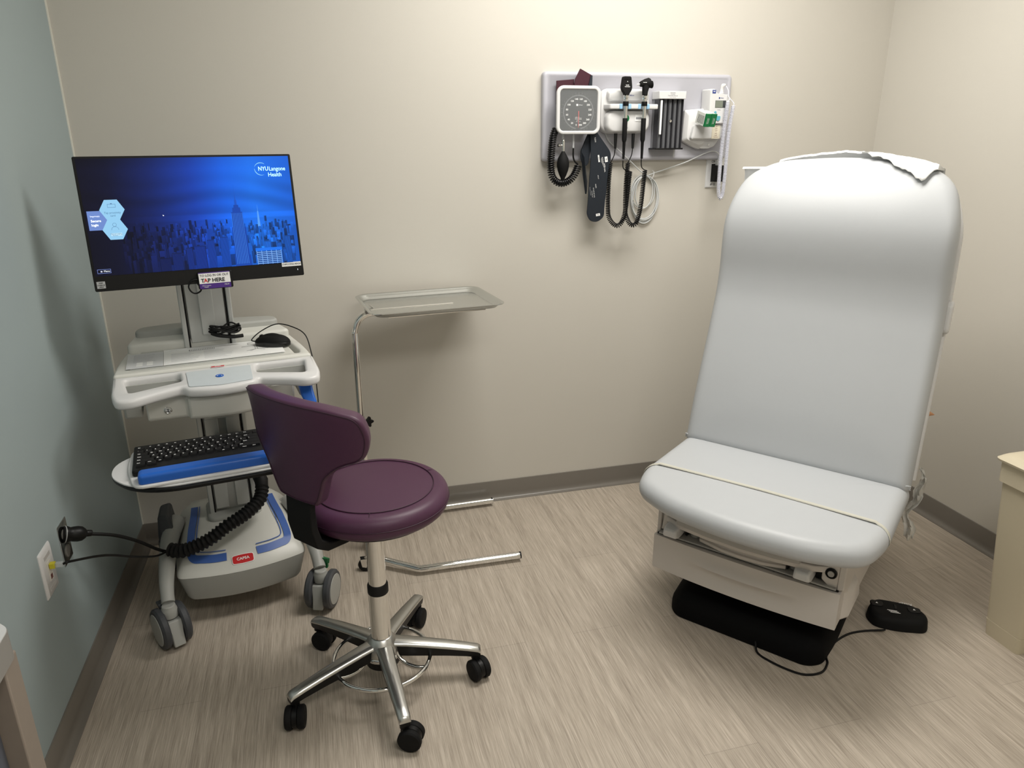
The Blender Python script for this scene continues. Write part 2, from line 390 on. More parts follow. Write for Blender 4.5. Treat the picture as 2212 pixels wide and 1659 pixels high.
# collar + column
b = B(); b.pillow(rrect(-.086, .086, .01, .165, .03), .215, .255, .004, .012, 0); P('column_collar', b, CARTG, cart)
b = B(); b.box(-.068, .068, .07, .13, .24, 1.2); P('column', b, ALU, cart, bevel=.004)
b = B()
for s_ in (-1, 1): b.box(s_*.068-.007, s_*.068+.007, .05, .135, .245, 1.2)
P('column_rail', b, ALU, cart, bevel=.003)
b = B()
for s_ in (-1, 1): b.box(s_*.0585-.0018, s_*.0585+.0018, .053, .072, .245, 1.2)
P('column_slot', b, BLACKM, cart, smooth=0)
b = B(); b.box(-.054, -.012, .055, .072, .265, .66).box(.012, .054, .055, .072, .265, .66); P('column_cover', b, ALU, cart, bevel=.002)
b = B(); b.box(-.054, .054, .055, .072, .84, 1.18).box(-.019, .022, .045, .06, .865, 1.18); P('column_cover', b, ALU, cart, bevel=.002)
b = B(); b.box(-.053, .053, .048, .072, .585, .70); P('lift_cover', b, ALU, cart, bevel=.003)
b = B(); b.box(-.005, .022, .0455, .05, .600, .622); P('lift_button', b, CARTG, cart, bevel=.001)
# worktop
wt_out = dens(roundpoly([(-.222, .185, .06), (-.258, -.05, .2), (-.264, -.16, .01), (.27, -.16, .01), (.264, -.05, .2), (.235, .185, .06)], .02, 6), .03)
tray_in = roundpoly([(-.185, .125, .02), (-.228, -.135, .03), (.20, -.135, .02), (.19, .125, .02)], .02, 5)
slot = roundpoly([(.208, .12), (.215, .12), (.243, -.10), (.238, -.132), (.228, -.132)], .006, 4)
P('worktop', plate(wt_out, [slot], .035, .008, lambda x, y, z: (x, y, .79+z-.02*0)), CARTW, cart, smooth=40)
P('worktop_base', B().pillow([(x*.93, y*.93) for x, y in wt_out], .768, .795, .008, .002), CARTG, cart)
P('worktop_cover', plate(tray_in, [], .0015, .0004, lambda x, y, z: (x, y, .826+z)), TOPCLEAR, cart, smooth=0, label='clear plastic cover sheet over the worktop')
# front handle frame with two grip openings
ho = roundpoly([(-.264, -.163, .006), (-.264, -.28, .03), (-.254, -.326, .03), (-.215, -.332, .03), (-.16, -.306, .05), (-.094, -.282, .02), (-.08, -.302, .01), (-.04, -.314, .05), (0.005, -.318, .05), (.05, -.314, .05), (.092, -.302, .01), (.105, -.282, .02), (.17, -.306, .05), (.225, -.334, .03), (.262, -.326, .03), (.273, -.28, .03), (.273, -.163, .006)], .02, 5)
h1 = roundpoly([(-.236, -.185), (-.096, -.178), (-.092, -.240), (-.222, -.280)], .014, 5)
h2 = roundpoly([(.106, -.178), (.244, -.185), (.232, -.282), (.104, -.240)], .014, 5)
def hz(x, y, z): return (x, y, .793+z-max(0, (-y-.17))*.10)
P('handle_frame', plate(ho, [h1, h2], .027, .009, hz), WHITE, cart, smooth=50, label='white moulded front handle with two grip openings')
P('console_panel', plate(roundpoly([(-.08, -.19), (.092, -.19), (.088, -.294), (.005, -.306), (-.076, -.294)], .008, 4), [], .002, .0004, lambda x, y, z: (x, y, .8205+z-max(0, (-y-.17))*.10)), PANELG, cart, smooth=0, label='pale blue grey console panel')
b = B(); b.tube([(.005+.0095*math.cos(a), -.245+.0095*math.sin(a), .8155) for a in [2*PI*k/24 for k in range(24)]], .0016, 6, closed=True); P('power_ring', b, BLUE, cart)
P('power_symbol', B().cyl((.005, -.245, .814), (.005, -.245, .8165), .0045, seg=16), BLUE, cart)
badge((.005, -.172, .8205), (1, 0, 0), (0, 1, -.02), .036, .010, cart, 'CAPSA', .0055)
# grip wells under the openings and the drawer case
b = B(); b.loft([[(x, y, .79) for x, y in [(-.245, -.165), (-.245, -.30), (-.19, -.318), (-.09, -.285), (.10, -.285), (.20, -.318), (.252, -.30), (.252, -.165)]], [(x, y, .755) for x, y in [(-.245, -.10), (-.225, -.20), (-.19, -.20), (-.09, -.20), (.10, -.20), (.20, -.20), (.232, -.20), (.252, -.10)]]])
b.bm.free(); b = B()
b.box(-.235, .242, -.185, .14, .735, .785); P('drawer_case', b, CARTG, cart, bevel=.006)
P('grip_liner', B().box(-.245, .252, -.19, -.175, .745, .80), CARTG, cart)
b = B(); b.loft([[(x, y, z) for x, y in [(-.19, .10), (-.19, f), (-.088, f-.008), (-.082, f-.03), (-.03, f-.042), (.03, f-.044), (.09, f-.03), (.096, f-.008), (.20, f), (.20, .10)]] for z, f in ((.702, -.225), (.712, -.238), (.745, -.246), (.772, -.25))])
dr = P('drawer', b, CARTW, cart, bevel=.005)
P('drawer_pull', B().loft([[(x, y, z) for x, y in [(-.082, -.24), (-.082, f+.012), (-.03, f), (.03, f-.002), (.09, f+.012), (.09, -.24)]] for z, f in ((.760, -.272), (.775, -.285), (.790, -.290))]), CARTW, dr, bevel=.004)
b = B(); b.lathe([(.0105, 0), (.0105, -.006), (.0085, -.008), (.0075, -.006), (.005, -.006), (.0045, -.009), (.001, -.009)], (-.137, -.243, .737), (0, 1, 0)); P('lock', b, CHROME, dr, label='round chrome lock')
P('keyhole', B().box(-.138, -.136, -.254, -.25, .7335, .7405), BLACK, dr, smooth=0)
for xx in (-.222, .236): P('side_bracket', B().box(xx-.022, xx+.022, -.24, -.12, .722, .765), CARTG, cart, bevel=.006)
P('blue_lever', B().loft([[(.212, -.262, .762), (.248, -.262, .762), (.25, -.20, .765), (.212, -.20, .765)], [(.214, -.285, .735), (.25, -.288, .735), (.252, -.235, .73), (.216, -.235, .73)], [(.222, -.300, .716), (.254, -.305, .716), (.254, -.25, .71), (.224, -.25, .71)]]), BLUE, cart, bevel=.005, label='blue plastic lever at the right end')
# rear tray rail
b = B(); b.pillow(roundpoly([(-.236, .058), (-.215, .18), (-.10, .19), (.10, .19), (.215, .18), (.242, .058)], .02, 4), .80, .853, .004, .010)
P('rear_ledge', b, CARTW, cart)
b = B(); b.pillow(roundpoly([(-.215, .135), (-.205, .20), (-.10, .225), (.10, .225), (.21, .20), (.22, .135)], .03, 4), .82, .872, .004, .008)
P('rear_rail', b, CARTG, cart)
# keyboard shelf
ks = roundpoly([(-.205, -.385, .03), (-.268, -.44, .05), (-.272, -.52, .05), (-.225, -.60, .05), (-.15, -.637, .04), (.20, -.637, .04), (.245, -.60, .04), (.25, -.52, .05), (.25, -.44, .05), (.24, -.385, .03)], .03, 5)
P('keyboard_shelf', plate(ks, [], .010, .003, lambda x, y, z: (x, y, .668+z)), BLACK, cart, smooth=50)
P('mouse_wing', plate(roundpoly([(-.208, -.39, .03), (-.266, -.445, .05), (-.272, -.52, .05), (-.23, -.592, .05), (-.15, -.628, .04), (.20, -.628, .04), (.24, -.592, .04), (.245, -.52, .05), (.245, -.445, .05), (.238, -.39, .03)], .03, 5), [], .004, .001, lambda x, y, z: (x, y, .677+z)), WHITE, cart, smooth=50)
P('keyboard_tray', plate(roundpoly([(-.228, -.392, .02), (-.236, -.50, .05), (-.218, -.622, .03), (.228, -.622, .03), (.246, -.50, .05), (.238, -.392, .02)], .02, 5), [], .008, .003, lambda x, y, z: (x, y, .681+z)), WHITE, cart, smooth=50)
b = B(); b.loft([[(-.03, -.42, .655), (.05, -.42, .655), (.05, -.42, .668), (-.03, -.42, .668)], [(-.03, -.37, .652), (.05, -.37, .652), (.05, -.37, .667), (-.03, -.37, .667)], [(-.03, .05, .50), (.05, .05, .50), (.05, .05, .53), (-.03, .05, .53)]]); P('shelf_arm', b, BLACK, cart, bevel=.003)
b = B(); b.pillow(rrect(-.207, .215, -.616, -.574, .01), .689, .713, .003, .009, 0); P('wrist_rest', b, BLUE, cart, label='blue palm rest along the keyboard front')
# legs and casters
def caster(par, x, y, yawd, pedal=None):
    q = B(); q.lathe([(.0185, .135), (.0205, .125), (.0235, .120), (.0235, .095)], (x, y, 0)); 
    ca, sa = math.cos(R(yawd)), math.sin(R(yawd))
    def T(a, c_, z): return (x+ca*a-sa*c_, y+sa*a+ca*c_, z)
    q.loft([[T(*p, .092) for p in ((-.0235, -.030), (.0235, -.030), (.0235, .024), (-.0235, .024))], [T(*p, .06) for p in ((-.0175, -.045), (.0175, -.045), (.0175, .03), (-.0175, .03))], [T(*p, .018) for p in ((-.0165, -.054), (.0165, -.054), (.0165, -.02), (-.0165, -.02))]])
    cs = P('caster', q, CARTG, par, bevel=.003)
    for s_ in (-1, 1):
        o = Vector(T(s_*.019, .004, .0625)); ax = Vector((ca, sa, 0))*s_
        q = B(); q.lathe([(.03, 0), (.058, 0), (.0625, .004), (.0625, .016), (.057, .022), (.048, .0225)], o, ax); wl = P('wheel', q, CARTD, cs)
        q = B(); q.lathe([(.050, .021), (.048, .024), (.03, .0255), (.001, .026)], o, ax); P('wheel_disc', q, CARTG, wl)
    return cs, T
for (sx, yw) in ((-1, 20), (1, -30)):
    X = .222*sx
    q = B(); pts = spline([(sx*.185, .10, .225), (sx*.205, .0, .215), (sx*.215, -.12, .20), (sx*.221, -.19, .170), (X, -.235, .135)], 6)
    q.tube(pts, [.030-.011*min(1, k/(len(pts)-1)*1.15) for k in range(len(pts))], 14); lg = P('leg', q, CARTG, cart)
    cs, T = caster(lg, X, -.245, yw)
    if sx > 0:
        q = B(); q.loft([[T(-.012, .03, .12), T(.012, .03, .12), T(.012, .042, .12), T(-.012, .042, .12)], [T(-.012, .034, .142), T(.012, .034, .142), T(.012, .044, .142), T(-.012, .044, .142)]]); q.loft([[T(-.034, .026, .142), T(.012, .026, .142), T(.018, .036, .135), T(-.030, .05, .142)], [T(-.032, .020, .165), T(.016, .022, .163), T(.022, .034, .156), T(-.026, .044, .163)]])
        P('brake_pedal', q, GREEN, lg, bevel=.002, label='green brake pedal')
    else:
        q = B(); q.loft([[T(-.014, .022, .100), T(.014, .022, .100), T(.014, .036, .100), T(-.014, .036, .100)], [T(-.02, .03, .127), T(.02, .03, .127), T(.02, .055, .127), T(-.02, .055, .127)]]); P('brake_pedal', q, CARTD, lg, bevel=.003)
for (sx, yw) in ((-1, 20), (1, -35)):
    q = B(); q.tube(spline([(sx*.15, .13, .20), (sx*.185, .17, .18), (sx*.20, .20, .12)], 5), .02, 12); lg = P('leg', q, CARTG, cart); caster(lg, sx*.20, .205, yw)
b = B(); b.loft([[(-.235, .06, .275), (-.20, .04, .28), (-.19, .15, .28), (-.225, .15, .275)], [(-.238, .02, .22), (-.185, .0, .22), (-.185, .16, .22), (-.235, .16, .22)], [(-.232, -.03, .15), (-.185, -.05, .15), (-.185, .15, .14), (-.23, .15, .14)]]); P('leg_shroud', b, CARTD, cart, bevel=.01)
b = B(); b.loft([[(.225, .06, .275), (.19, .04, .28), (.19, .15, .28), (.225, .15, .275)], [(.235, .02, .22), (.185, .0, .22), (.185, .16, .22), (.235, .16, .22)], [(.232, -.03, .15), (.185, -.05, .15), (.185, .15, .14), (.23, .15, .14)]]); P('leg_shroud', b, CARTD, cart, bevel=.01)
# corrugated conduit
hp = resample(spline([(-.200, -.105, .236), (-.16, -.13, .238), (-.09, -.14, .262), (-.03, -.125, .29), (.03, -.095, .305), (.078, -.055, .325), (.092, -.02, .35)], 10), 217)
b = B(); b.tube(hp, [.0195+.003*math.cos(2*PI*i/8) for i in range(len(hp))], 18, cap=False); P('corrugated_hose', b, RUBBER, cart, smooth=80)
b = B(); b.tube([(.092, -.02, .345), (.093, -.01, .37), (.084, .01, .395), (.080, .05, .40)], [.0195, .022, .020, .017], 16); P('hose_elbow', b, RUBBER, cart)
b = B(); b.tube(spline([(.055, -.46, .668), (.065, -.40, .61), (.085, -.22, .50), (.095, -.02, .40)], 8), .0045, 8); P('keyboard_cable', b, BLACK, cart)

# ------------------------------------------------------------ instruction sheet, mouse, keyboard, cable bundle
def onc(x, y, z):
    c_, s_ = math.cos(CY), math.sin(CY); return (CART[0]+c_*x-s_*y, CART[1]+s_*x+c_*y, z)
t = thing('instruction_sheet', 'printed white instruction sheet lying flat on the cart worktop', 'paper', onc(.03, -.038, .8278), CY)
P('page', B().box(-.165, .17, -.10, .105, 0, .0006), PAPER, t, smooth=0)
t.scale = (1, .82, 1)
b = B(); b.box(-.262, -.166, -.10, .09, 0, .0004); P('page', b, mat('light grey print', (206, 208, 210), .7), t, smooth=0, label='grey printed left page')
b = B()
random.seed(4)
for k in range(11): b.box(-.145, -.145+random.uniform(.05, .08), .035-k*.0105, .0372-k*.0105, .0006, .0008)
for k in range(11): b.box(-.055, -.055+random.uniform(.05, .085), .035-k*.0105, .0372-k*.0105, .0006, .0008)
b.box(-.15, .12, .088, .0895, .0006, .0008); b.box(-.04, .13, -.088, -.0865, .0006, .0008); b.box(-.10, .05, .098, .1, .0006, .0008)
for k in range(12): b.box(-.245, -.245+random.uniform(.04, .06), .07-k*.009, .072-k*.009, .0006, .0008)
P('printed_text', b, mat('pale grey print ink', (196, 198, 202), .7), t, smooth=0)
b = B(); b.box(-.095, -.022, .052, .074, .0006, .0009); P('printed_keyboard_drawing', b, GREYINK, t, smooth=0)
b = B()
for k in range(3):
    for j in range(14): b.box(-.092+j*.005, -.0885+j*.005, .0545+k*.0063, .0585+k*.0063, .0009, .0011)
P('printed_keys', b, PAPER, t, smooth=0)
b = B()
def seg2(bb, p, q, wd=.0012, z=.0006):
    p = Vector(p); q = Vector(q); t_ = (q-p).normalized(); n_ = Vector((-t_.y, t_.x))*wd/2
    bb.faces([(*(p+n_), z), (*(p-n_), z), (*(q-n_), z), (*(q+n_), z), (*(p+n_), z+.0003), (*(p-n_), z+.0003), (*(q-n_), z+.0003), (*(q+n_), z+.0003)], [(0, 1, 2, 3), (4, 5, 6, 7), (0, 1, 5, 4), (1, 2, 6, 5), (2, 3, 7, 6), (3, 0, 4, 7)])
for p, q in (((.075, .05), (.115, .05)), ((.115, .05), (.115, .078)), ((.115, .078), (.075, .078)), ((.075, .078), (.075, .05)), ((.055, .035), (.115, .042)), ((.055, .028), (.112, .03)), ((.055, .035), (.055, .028)), ((.092, .03), (.092, -.012)), ((.098, .03), (.098, -.012)), ((.095, -.012), (.065, -.03)), ((.095, -.012), (.075, -.038)), ((.095, -.012), (.118, -.034)), ((.095, -.012), (.128, -.022)), ((.065, -.03), (.085, -.022)), ((.128, -.022), (.11, -.016)), ((.088, .063), (.102, .063))): seg2(b, p, q)
P('printed_cart_drawing', b, mat('dark grey print ink', (110, 112, 116), .7), t, smooth=0)
b = B()
for k in range(2):
    for j in range(3): b.box(-.236+k*.027, -.22+k*.027, -.042-j*.017, -.03-j*.017, .0006, .0009)
P('printed_figure', b, PAPER, t, smooth=0)

mo = thing('computer_mouse', 'black wired computer mouse resting on the printed sheet', 'mouse', onc(.176, -.028, .8286), CY+R(62))
def mouse_out(w_, l_):
    return [((w_*math.cos(a)*(1.0-.10*math.sin(a))), l_*math.sin(a)+.0) for a in [2*PI*k/40 for k in range(40)]]
def mm(x, y, z):
    h = 1-.42*max(0, (y/.056))**2*.9-.30*max(0, (-y/.056))**2
    return (x, y, z*h if z > .006 else z)
b = B(); b.pillow(mouse_out(.031, .056), 0, .016, .003, .002, 0, mm); P('mouse_base', b, BLACKG, mo, smooth=60)
b = B(); b.pillow(mouse_out(.030, .0555), .014, .032, .002, .017, .006, mm, nr=7); P('mouse_shell', b, BLACKM, mo, smooth=70)
b = B(); b.lathe([(.001, -.004), (.007, -.004), (.0075, 0), (.007, .004), (.001, .004)], (0, .033, .026), (1, 0, 0), seg=18); P('scroll_wheel', b, RUBBER, mo)
mo2 = PM[mo.name].inverted()
def mw(x, y, z): return tuple(mo2 @ Vector(onc(x, y, z)))
b = B(); b.tube(spline([mw(.130, .0, .838), mw(.118, .012, .842), mw(.15, .03, .862), mw(.20, .03, .880), mw(.245, .0, .872), mw(.276, -.03, .85), mw(.285, -.06, .80), mw(.288, -.09, .74), mw(.283, -.12, .71), mw(.278, -.15, .65), mw(.262, -.19, .60)], 8), .0018, 8)
P('mouse_cable', b, BLACK, mo)

kb = thing('keyboard', 'black full-size keyboard with white legends on the cart tray', 'keyboard', onc(0.0, -.497, .6905), CY, rot=None)
b = B(); b.pillow(rrect(-.221, .221, -.066, .094, .006), 0, .014, .002, .004, 0); P('keyboard_case', b, BLACK, kb)
random.seed(2)
rows = [(.062, [1, .35]+[1]*4+[.35]+[1]*4+[.35]+[1]*4+[.3]+[1]*3+[.3]+[1]*4),
        (.040, [1]*13+[2]+[.3]+[1]*3+[.3]+[1]*4), (.021, [1.5]+[1]*12+[1.5]+[.3]+[1]*3+[.3]+[1]*4),
        (.002, [1.75]+[1]*11+[2.25]+[.3, -3, .3]+[1]*4), (-.017, [2.25]+[1]*10+[2.75]+[.3, -1, 1, -1, .3]+[1]*4),
        (-.036, [1.25]*3+[6.25]+[1.25]*4+[.3]+[1]*3+[.3]+[2]+[1]*2)]
legs = [['Esc', '', 'F1', 'F2', 'F3', 'F4', '', 'F5', 'F6', 'F7', 'F8', '', 'F9', 'F10', 'F11', 'F12'], list('`1234567890-=')+['Back'], ['Tab']+list('QWERTYUIOP[]\\'), ['Caps']+list('ASDFGHJKL;\'')+['Enter'], ['Shift']+list('ZXCVBNM,./')+['Shift'], ['Ctrl', 'Win', 'Alt', '', 'Alt', 'Fn', 'Menu', 'Ctrl']]
tm = []; nk = 0
for ri, (yy, ws) in enumerate(rows):
    x = -.214; U = .01905; k = -1
    for wv in ws:
        k += 1
        if wv < 0: x += -wv*U; continue
        if wv < .5: x += wv*U; continue
        x0, x1 = x+.0008, x+wv*U-.0008
        if nk < 98:
            b = B(); b.loft([[(x0, yy-.0088, .013), (x1, yy-.0088, .013), (x1, yy+.0088, .013), (x0, yy+.0088, .013)], [(x0+.0014, yy-.0072, .0185), (x1-.0014, yy-.0072, .0185), (x1-.0014, yy+.008, .0195), (x0+.0014, yy+.008, .0195)]])
            P('key', b, BLACK, kb, smooth=0)
        nk += 1
        lg_ = legs[ri][k] if k < len(legs[ri]) else ''
        if lg_ and len(lg_) < 6:
            me = textmesh(lg_, .0062 if len(lg_) == 1 else .0042, ax='LEFT', bold=.00015); me.transform(Matrix.Translation((x0+.003, yy+.0025, .0196))); tm.append(me)
        x += wv*U
P('key_legends', merge(tm), WHITEINK, kb, smooth=0, label='white key legends')

cb = thing('cable_bundle', 'bundled black cable lying behind the worktop at the column foot', 'cable', onc(.045, .022, .8535), CY)
b = B()
for k in range(5):
    rx, ry, zz = .045-.003*k, .016-.002*k, .012+.006*(k % 3)
    b.tube([(rx*math.cos(a)+.003*math.sin(3*a+k), ry*math.sin(a)-.004*(k % 2), zz+.012+.006*math.sin(a*2+k)) for a in [2*PI*j/30 for j in range(30)]], .003, 7, closed=True)
b.tube(spline([(-.02, .0, .02), (.0, .01, .038), (.02, .012, .045), (.038, .005, .035), (.045, 0, .02)], 6), .0025, 7)
b.tube(spline([(-.04, 0, .02), (-.02, -.006, .012), (.02, -.006, .004), (.05, 0, .003)], 6), .006, 7)
P('cable_loops', b, BLACK, cb, smooth=60)

# ------------------------------------------------------------ monitor
mn = thing('computer_monitor', 'black flat computer monitor showing a blue city skyline login screen', 'monitor', (0.4052, -0.5153, 1.0589), rot=(-R(7.63), 0, R(11.63)))
MW, MH = .27, .3415
b = B(); b.prism(rrect(-MW, MW, 0, MH, .004, 3), 0.0, .018, 'y'); P('casing', b, BLACK, mn, bevel=.0015)
b = B(); b.prism(rrect(-.17, .17, .04, .27, .02, 4), .018, .043, 'y'); P('rear_housing', b, BLACK, mn, bevel=.004)
b = B(); b.box(-.03, .03, .040, .225, .075, .13); P('mount_arm', b, CARTD, mn, bevel=.003)
SX0, SX1, SZ0, SZ1 = -.2635, .2635, .040, .3360
EM = mat('screen picture', (255, 255, 255), .3, emit=1.0, vcol=True, spec=.08)
random.seed(11)
def lerp(a, c_, t): return tuple(a[i]+(c_[i]-a[i])*t for i in range(3))
def bgcol(u, v):
    stops = [(0, (14, 14, 34)), (.12, (14, 17, 46)), (.3, (18, 34, 96)), (.5, (22, 62, 168)), (.66, (22, 98, 226)), (.8, (28, 116, 240)), (1, (24, 98, 214))]
    for (a, ca), (c_, cc) in zip(stops, stops[1:]):
        if u <= c_: col = lerp(ca, cc, (u-a)/(c_-a)); break
    k = 1.0
    bands = .5+.5*math.sin(v*38+math.sin(u*7)*2.2+u*5)
    if v > .35: k *= 1-.16*bands*max(0, (1-abs(v-.62)/.28))
    if v < .36: k *= .86
    if v > .9: k *= 1-.25*(v-.9)/.1*(1-u)
    if .44 < v < .50: k *= 1.12
    return tuple(x*k for x in col)
def colmesh(name, quads, dy, parent, label=None):
    bb = B(); cols = []
    for pts, cs in quads:
        n = len(pts); bb.faces([(SX0+(SX1-SX0)*u, dy-(len(cols)*1e-7 if len(quads) < 2000 else 0), SZ0+(SZ1-SZ0)*v) for u, v in pts], [tuple(range(n))])
        cols += [cs]*n if not isinstance(cs, list) else cs
    me = bpy.data.meshes.new(name); bb.bm.to_mesh(me); bb.bm.free()
    ca = me.color_attributes.new('Col', 'FLOAT_COLOR', 'CORNER')
    i = 0
    for f, (pts, cs) in zip(me.polygons, quads):
        for j, li in enumerate(f.loop_indices):
            col = cs[j] if isinstance(cs, list) else cs
            ca.data[li].color = (*lin(tuple(max(0, min(255, x)) for x in col)), 1)
    return P(name, me, EM, parent, smooth=0, label=label)
NX, NV = 48, 60; q = []
for i in range(NX):
    for j in range(NV):
        u0, u1, v0, v1 = i/NX, (i+1)/NX, j/NV, (j+1)/NV
        q.append(([(u0, v0), (u1, v0), (u1, v1), (u0, v1)], [bgcol(u0, v0), bgcol(u1, v0), bgcol(u1, v1), bgcol(u0, v1)]))
scr = colmesh('screen', q, -.0006, mn, 'lit blue picture on the screen')
q = []
def shade(u, v, f): return tuple(x*f for x in bgcol(u, .55))
for i in range(520):   # many small roofs, far to near
    d = i/520; v1 = .43-.33*d+random.uniform(-.03, .03); u = random.uniform(.14, .97); wd = random.uniform(.004, .014)*(1+d*1.1); hh = random.uniform(.03, .09)*(1+d*.8)
    if .66 < u < .74 and d > .55: continue
    f = random.choice([.55, .66, .78, .9, 1.08, 1.2]); a = shade(u, 0, f); c2 = shade(u, 0, f*.8)
    q.append(([(u, max(0, v1-hh)), (u+wd, max(0, v1-hh)), (u+wd, v1), (u, v1)], [c2, c2, a, a]))
    if i % 4 == 0: q.append(([(u+wd*.5, max(0, v1-hh)), (u+wd, max(0, v1-hh)), (u+wd, v1), (u+wd*.5, v1)], shade(u, 0, f*.7)))
for (u, wd, v1) in ((.30, .05, .12), (.36, .045, .16), (.47, .055, .21), (.535, .035, .26), (.60, .04, .28), (.43, .03, .2), (.82, .035, .22), (.93, .03, .26), (.885, .028, .20)):
    q.append(([(u, 0), (u+wd, 0), (u+wd, v1), (u, v1)], shade(u, 0, .72)))
    k = 0
    while k < wd-.006: q.append(([(u+k+.003, .005), (u+k+.005, .005), (u+k+.005, v1-.01), (u+k+.003, v1-.01)], shade(u, 0, 1.05))); k += .0055
# slab block with window bands at lower right
q.append(([(.775, 0), (.905, 0), (.905, .135), (.775, .135)], shade(.8, 0, .62)))
q.append(([(.772, .125), (.91, .125), (.91, .155), (.772, .155)], shade(.8, 0, 1.0)))
for k in range(7):
    q.append(([(.778, .006+k*.0175), (.902, .006+k*.0175), (.902, .011+k*.0175), (.778, .011+k*.0175)], (150, 196, 255)))
for k in range(6): q.append(([(.775+k*.0255, 0), (.778+k*.0255, 0), (.778+k*.0255, .13), (.775+k*.0255, .13)], (120, 176, 250)))
# tall tower with stepped crown and spire
tw = [(.662, .0), (.662, .10), (.668, .10), (.670, .36), (.676, .50), (.680, .50), (.684, .54), (.690, .55), (.694, .60), (.698, .60), (.700, .66), (.7015, .75), (.703, .66), (.705, .60), (.709, .60), (.713, .55), (.719, .54), (.723, .50), (.727, .50), (.735, .36), (.738, .10), (.746, .10), (.746, 0)]
bodyc = (22, 70, 170)
for a, c_, d_, e_ in ((.662, .746, 0, .10), (.667, .739, .10, .36), (.673, .730, .36, .50), (.681, .722, .50, .54), (.689, .714, .54, .565), (.6955, .7075, .565, .61), (.699, .704, .61, .66), (.7008, .7022, .66, .75)):
    q.append(([(a, d_), (c_, d_), (c_-.001, e_), (a+.001, e_)], bodyc if e_ < .6 else (30, 84, 190)))
for k in range(8): q.append(([(.671+k*.0083, .02), (.673+k*.0083, .02), (.6755+k*.0073, .49), (.674+k*.0073, .49)], (70, 140, 240)))
q.append(([(.80, .36), (.814, .36), (.811, .50), (.805, .50)], (90, 160, 245))); q.append(([(.8075, .50), (.8095, .50), (.8088, .56), (.8082, .56)], (90, 160, 245)))
colmesh('skyline_picture', q, -.0010, scr)
asp = (SZ1-SZ0)/(SX1-SX0)
def hexp(cu, cv, r): return [(cu+r*math.cos(R(60*k)), cv+r*math.sin(R(60*k))/asp) for k in range(6)]
lt = (150, 205, 240); colmesh('login_panel', [([(.010, .395), (.078, .395), (.105, .475), (.078, .56), (.010, .56)], (112, 140, 205))], -.0012, scr, 'blue login tab')
colmesh('login_panel', [(hexp(.122, .565, .056), lt)], -.0013, scr, 'upper pale blue hexagon'); colmesh('login_panel', [(hexp(.122, .395, .056), lt)], -.0013, scr, 'lower pale blue hexagon')
q = [([(.10, .37-.03), (.15, .37-.03), (.15, .365), (.10, .365)], (190, 228, 248))]
q += [([(.012, .022), (.072, .022), (.072, .025), (.012, .025)], (130, 150, 220)), ([(.012, .055), (.072, .055), (.072, .058), (.012, .058)], (130, 150, 220)), ([(.012, .022), (.0135, .022), (.0135, .058), (.012, .058)], (130, 150, 220)), ([(.0705, .022), (.072, .022), (.072, .058), (.0705, .058)], (130, 150, 220)),
      ([(.026, .033), (.034, .033), (.034, .045), (.026, .045)], (220, 225, 245))]
for a, c_, d_, e_ in ((.104, .14, .585, .588), (.104, .14, .612, .615), (.104, .1055, .585, .615), (.1385, .14, .585, .615), (.118, .126, .612, .622)): q.append(([(a, d_), (c_, d_), (c_, e_), (a, e_)], (90, 130, 170)))
ring = []
for k in range(16):
    a0, a1 = 2*PI*k/16, 2*PI*(k+1)/16
    q.append(([(.122+.009*math.cos(a0), .437+.009*math.sin(a0)/asp), (.122+.009*math.cos(a1), .437+.009*math.sin(a1)/asp), (.122+.0075*math.cos(a1), .437+.0075*math.sin(a1)/asp), (.122+.0075*math.cos(a0), .437+.0075*math.sin(a0)/asp)], (90, 130, 170)))
for k in range(8):
    a0, a1 = PI*k/8, PI*(k+1)/8
    q.append(([(.122+.017*math.cos(a0), .392+.017*math.sin(a0)/asp), (.122+.017*math.cos(a1), .392+.017*math.sin(a1)/asp), (.122+.0155*math.cos(a1), .392+.0155*math.sin(a1)/asp), (.122+.0155*math.cos(a0), .392+.0155*math.sin(a0)/asp)], (90, 130, 170)))
q.append(([(.345, .505), (.352, .497), (.349, .492), (.346, .493)], (240, 245, 255)))
# circular sweep of the logo
def arcs(cu, cv, r, a0, a1, wmax):
    n = 22
    for k in range(n):
        t0, t1 = k/n, (k+1)/n; A0, A1 = R(a0+(a1-a0)*t0), R(a0+(a1-a0)*t1); w0, w1 = wmax*math.sin(PI*(.15+.85*t0)), wmax*math.sin(PI*(.15+.85*t1)) if t1 < 1 else 0
        w1 = max(w1, 0)
        q.append(([(cu+r*math.cos(A0), cv+r*math.sin(A0)/asp), (cu+r*math.cos(A1), cv+r*math.sin(A1)/asp), (cu+(r-w1)*math.cos(A1), cv+(r-w1)*math.sin(A1)/asp), (cu+(r-w0)*math.cos(A0), cv+(r-w0)*math.sin(A0)/asp)], (150, 220, 250)))
arcs(.852, .885, .033, 50, 165, .0035); arcs(.852, .885, .033, 178, 300, .0035)
colmesh('screen_graphics', q, -.0014, scr)
LETE = mat('screen lettering', (176, 232, 255), .4, emit=1.0); LETD = mat('screen dark lettering', (60, 100, 140), .4, emit=.6); LETW = mat('screen white lettering', (235, 242, 255), .4, emit=.9)
def stext(s_, u, v, size, m, **k): return text('lettering', s_, size, m, scr, (SX0+(SX1-SX0)*u, -.0018, SZ0+(SZ1-SZ0)*v), **k)
stext('NYU', .838, .885, .0155, LETE, ax='LEFT', bold=.00022, xs=.86); stext('Langone', .893, .884, .0155, LETE, ax='LEFT', bold=.00012, xs=.86); stext('Health', .885, .830, .0155, LETE, ax='LEFT', bold=.00012, xs=.9)
stext('Tap proximity', .122, .54, .0068, LETD); stext('card', .122, .515, .0068, LETD)
stext('Manual Login', .121, .358, .0045, LETD); stext('Access', .118, .345, .0045, LETD); stext('>', .147, .352, .007, LETD)
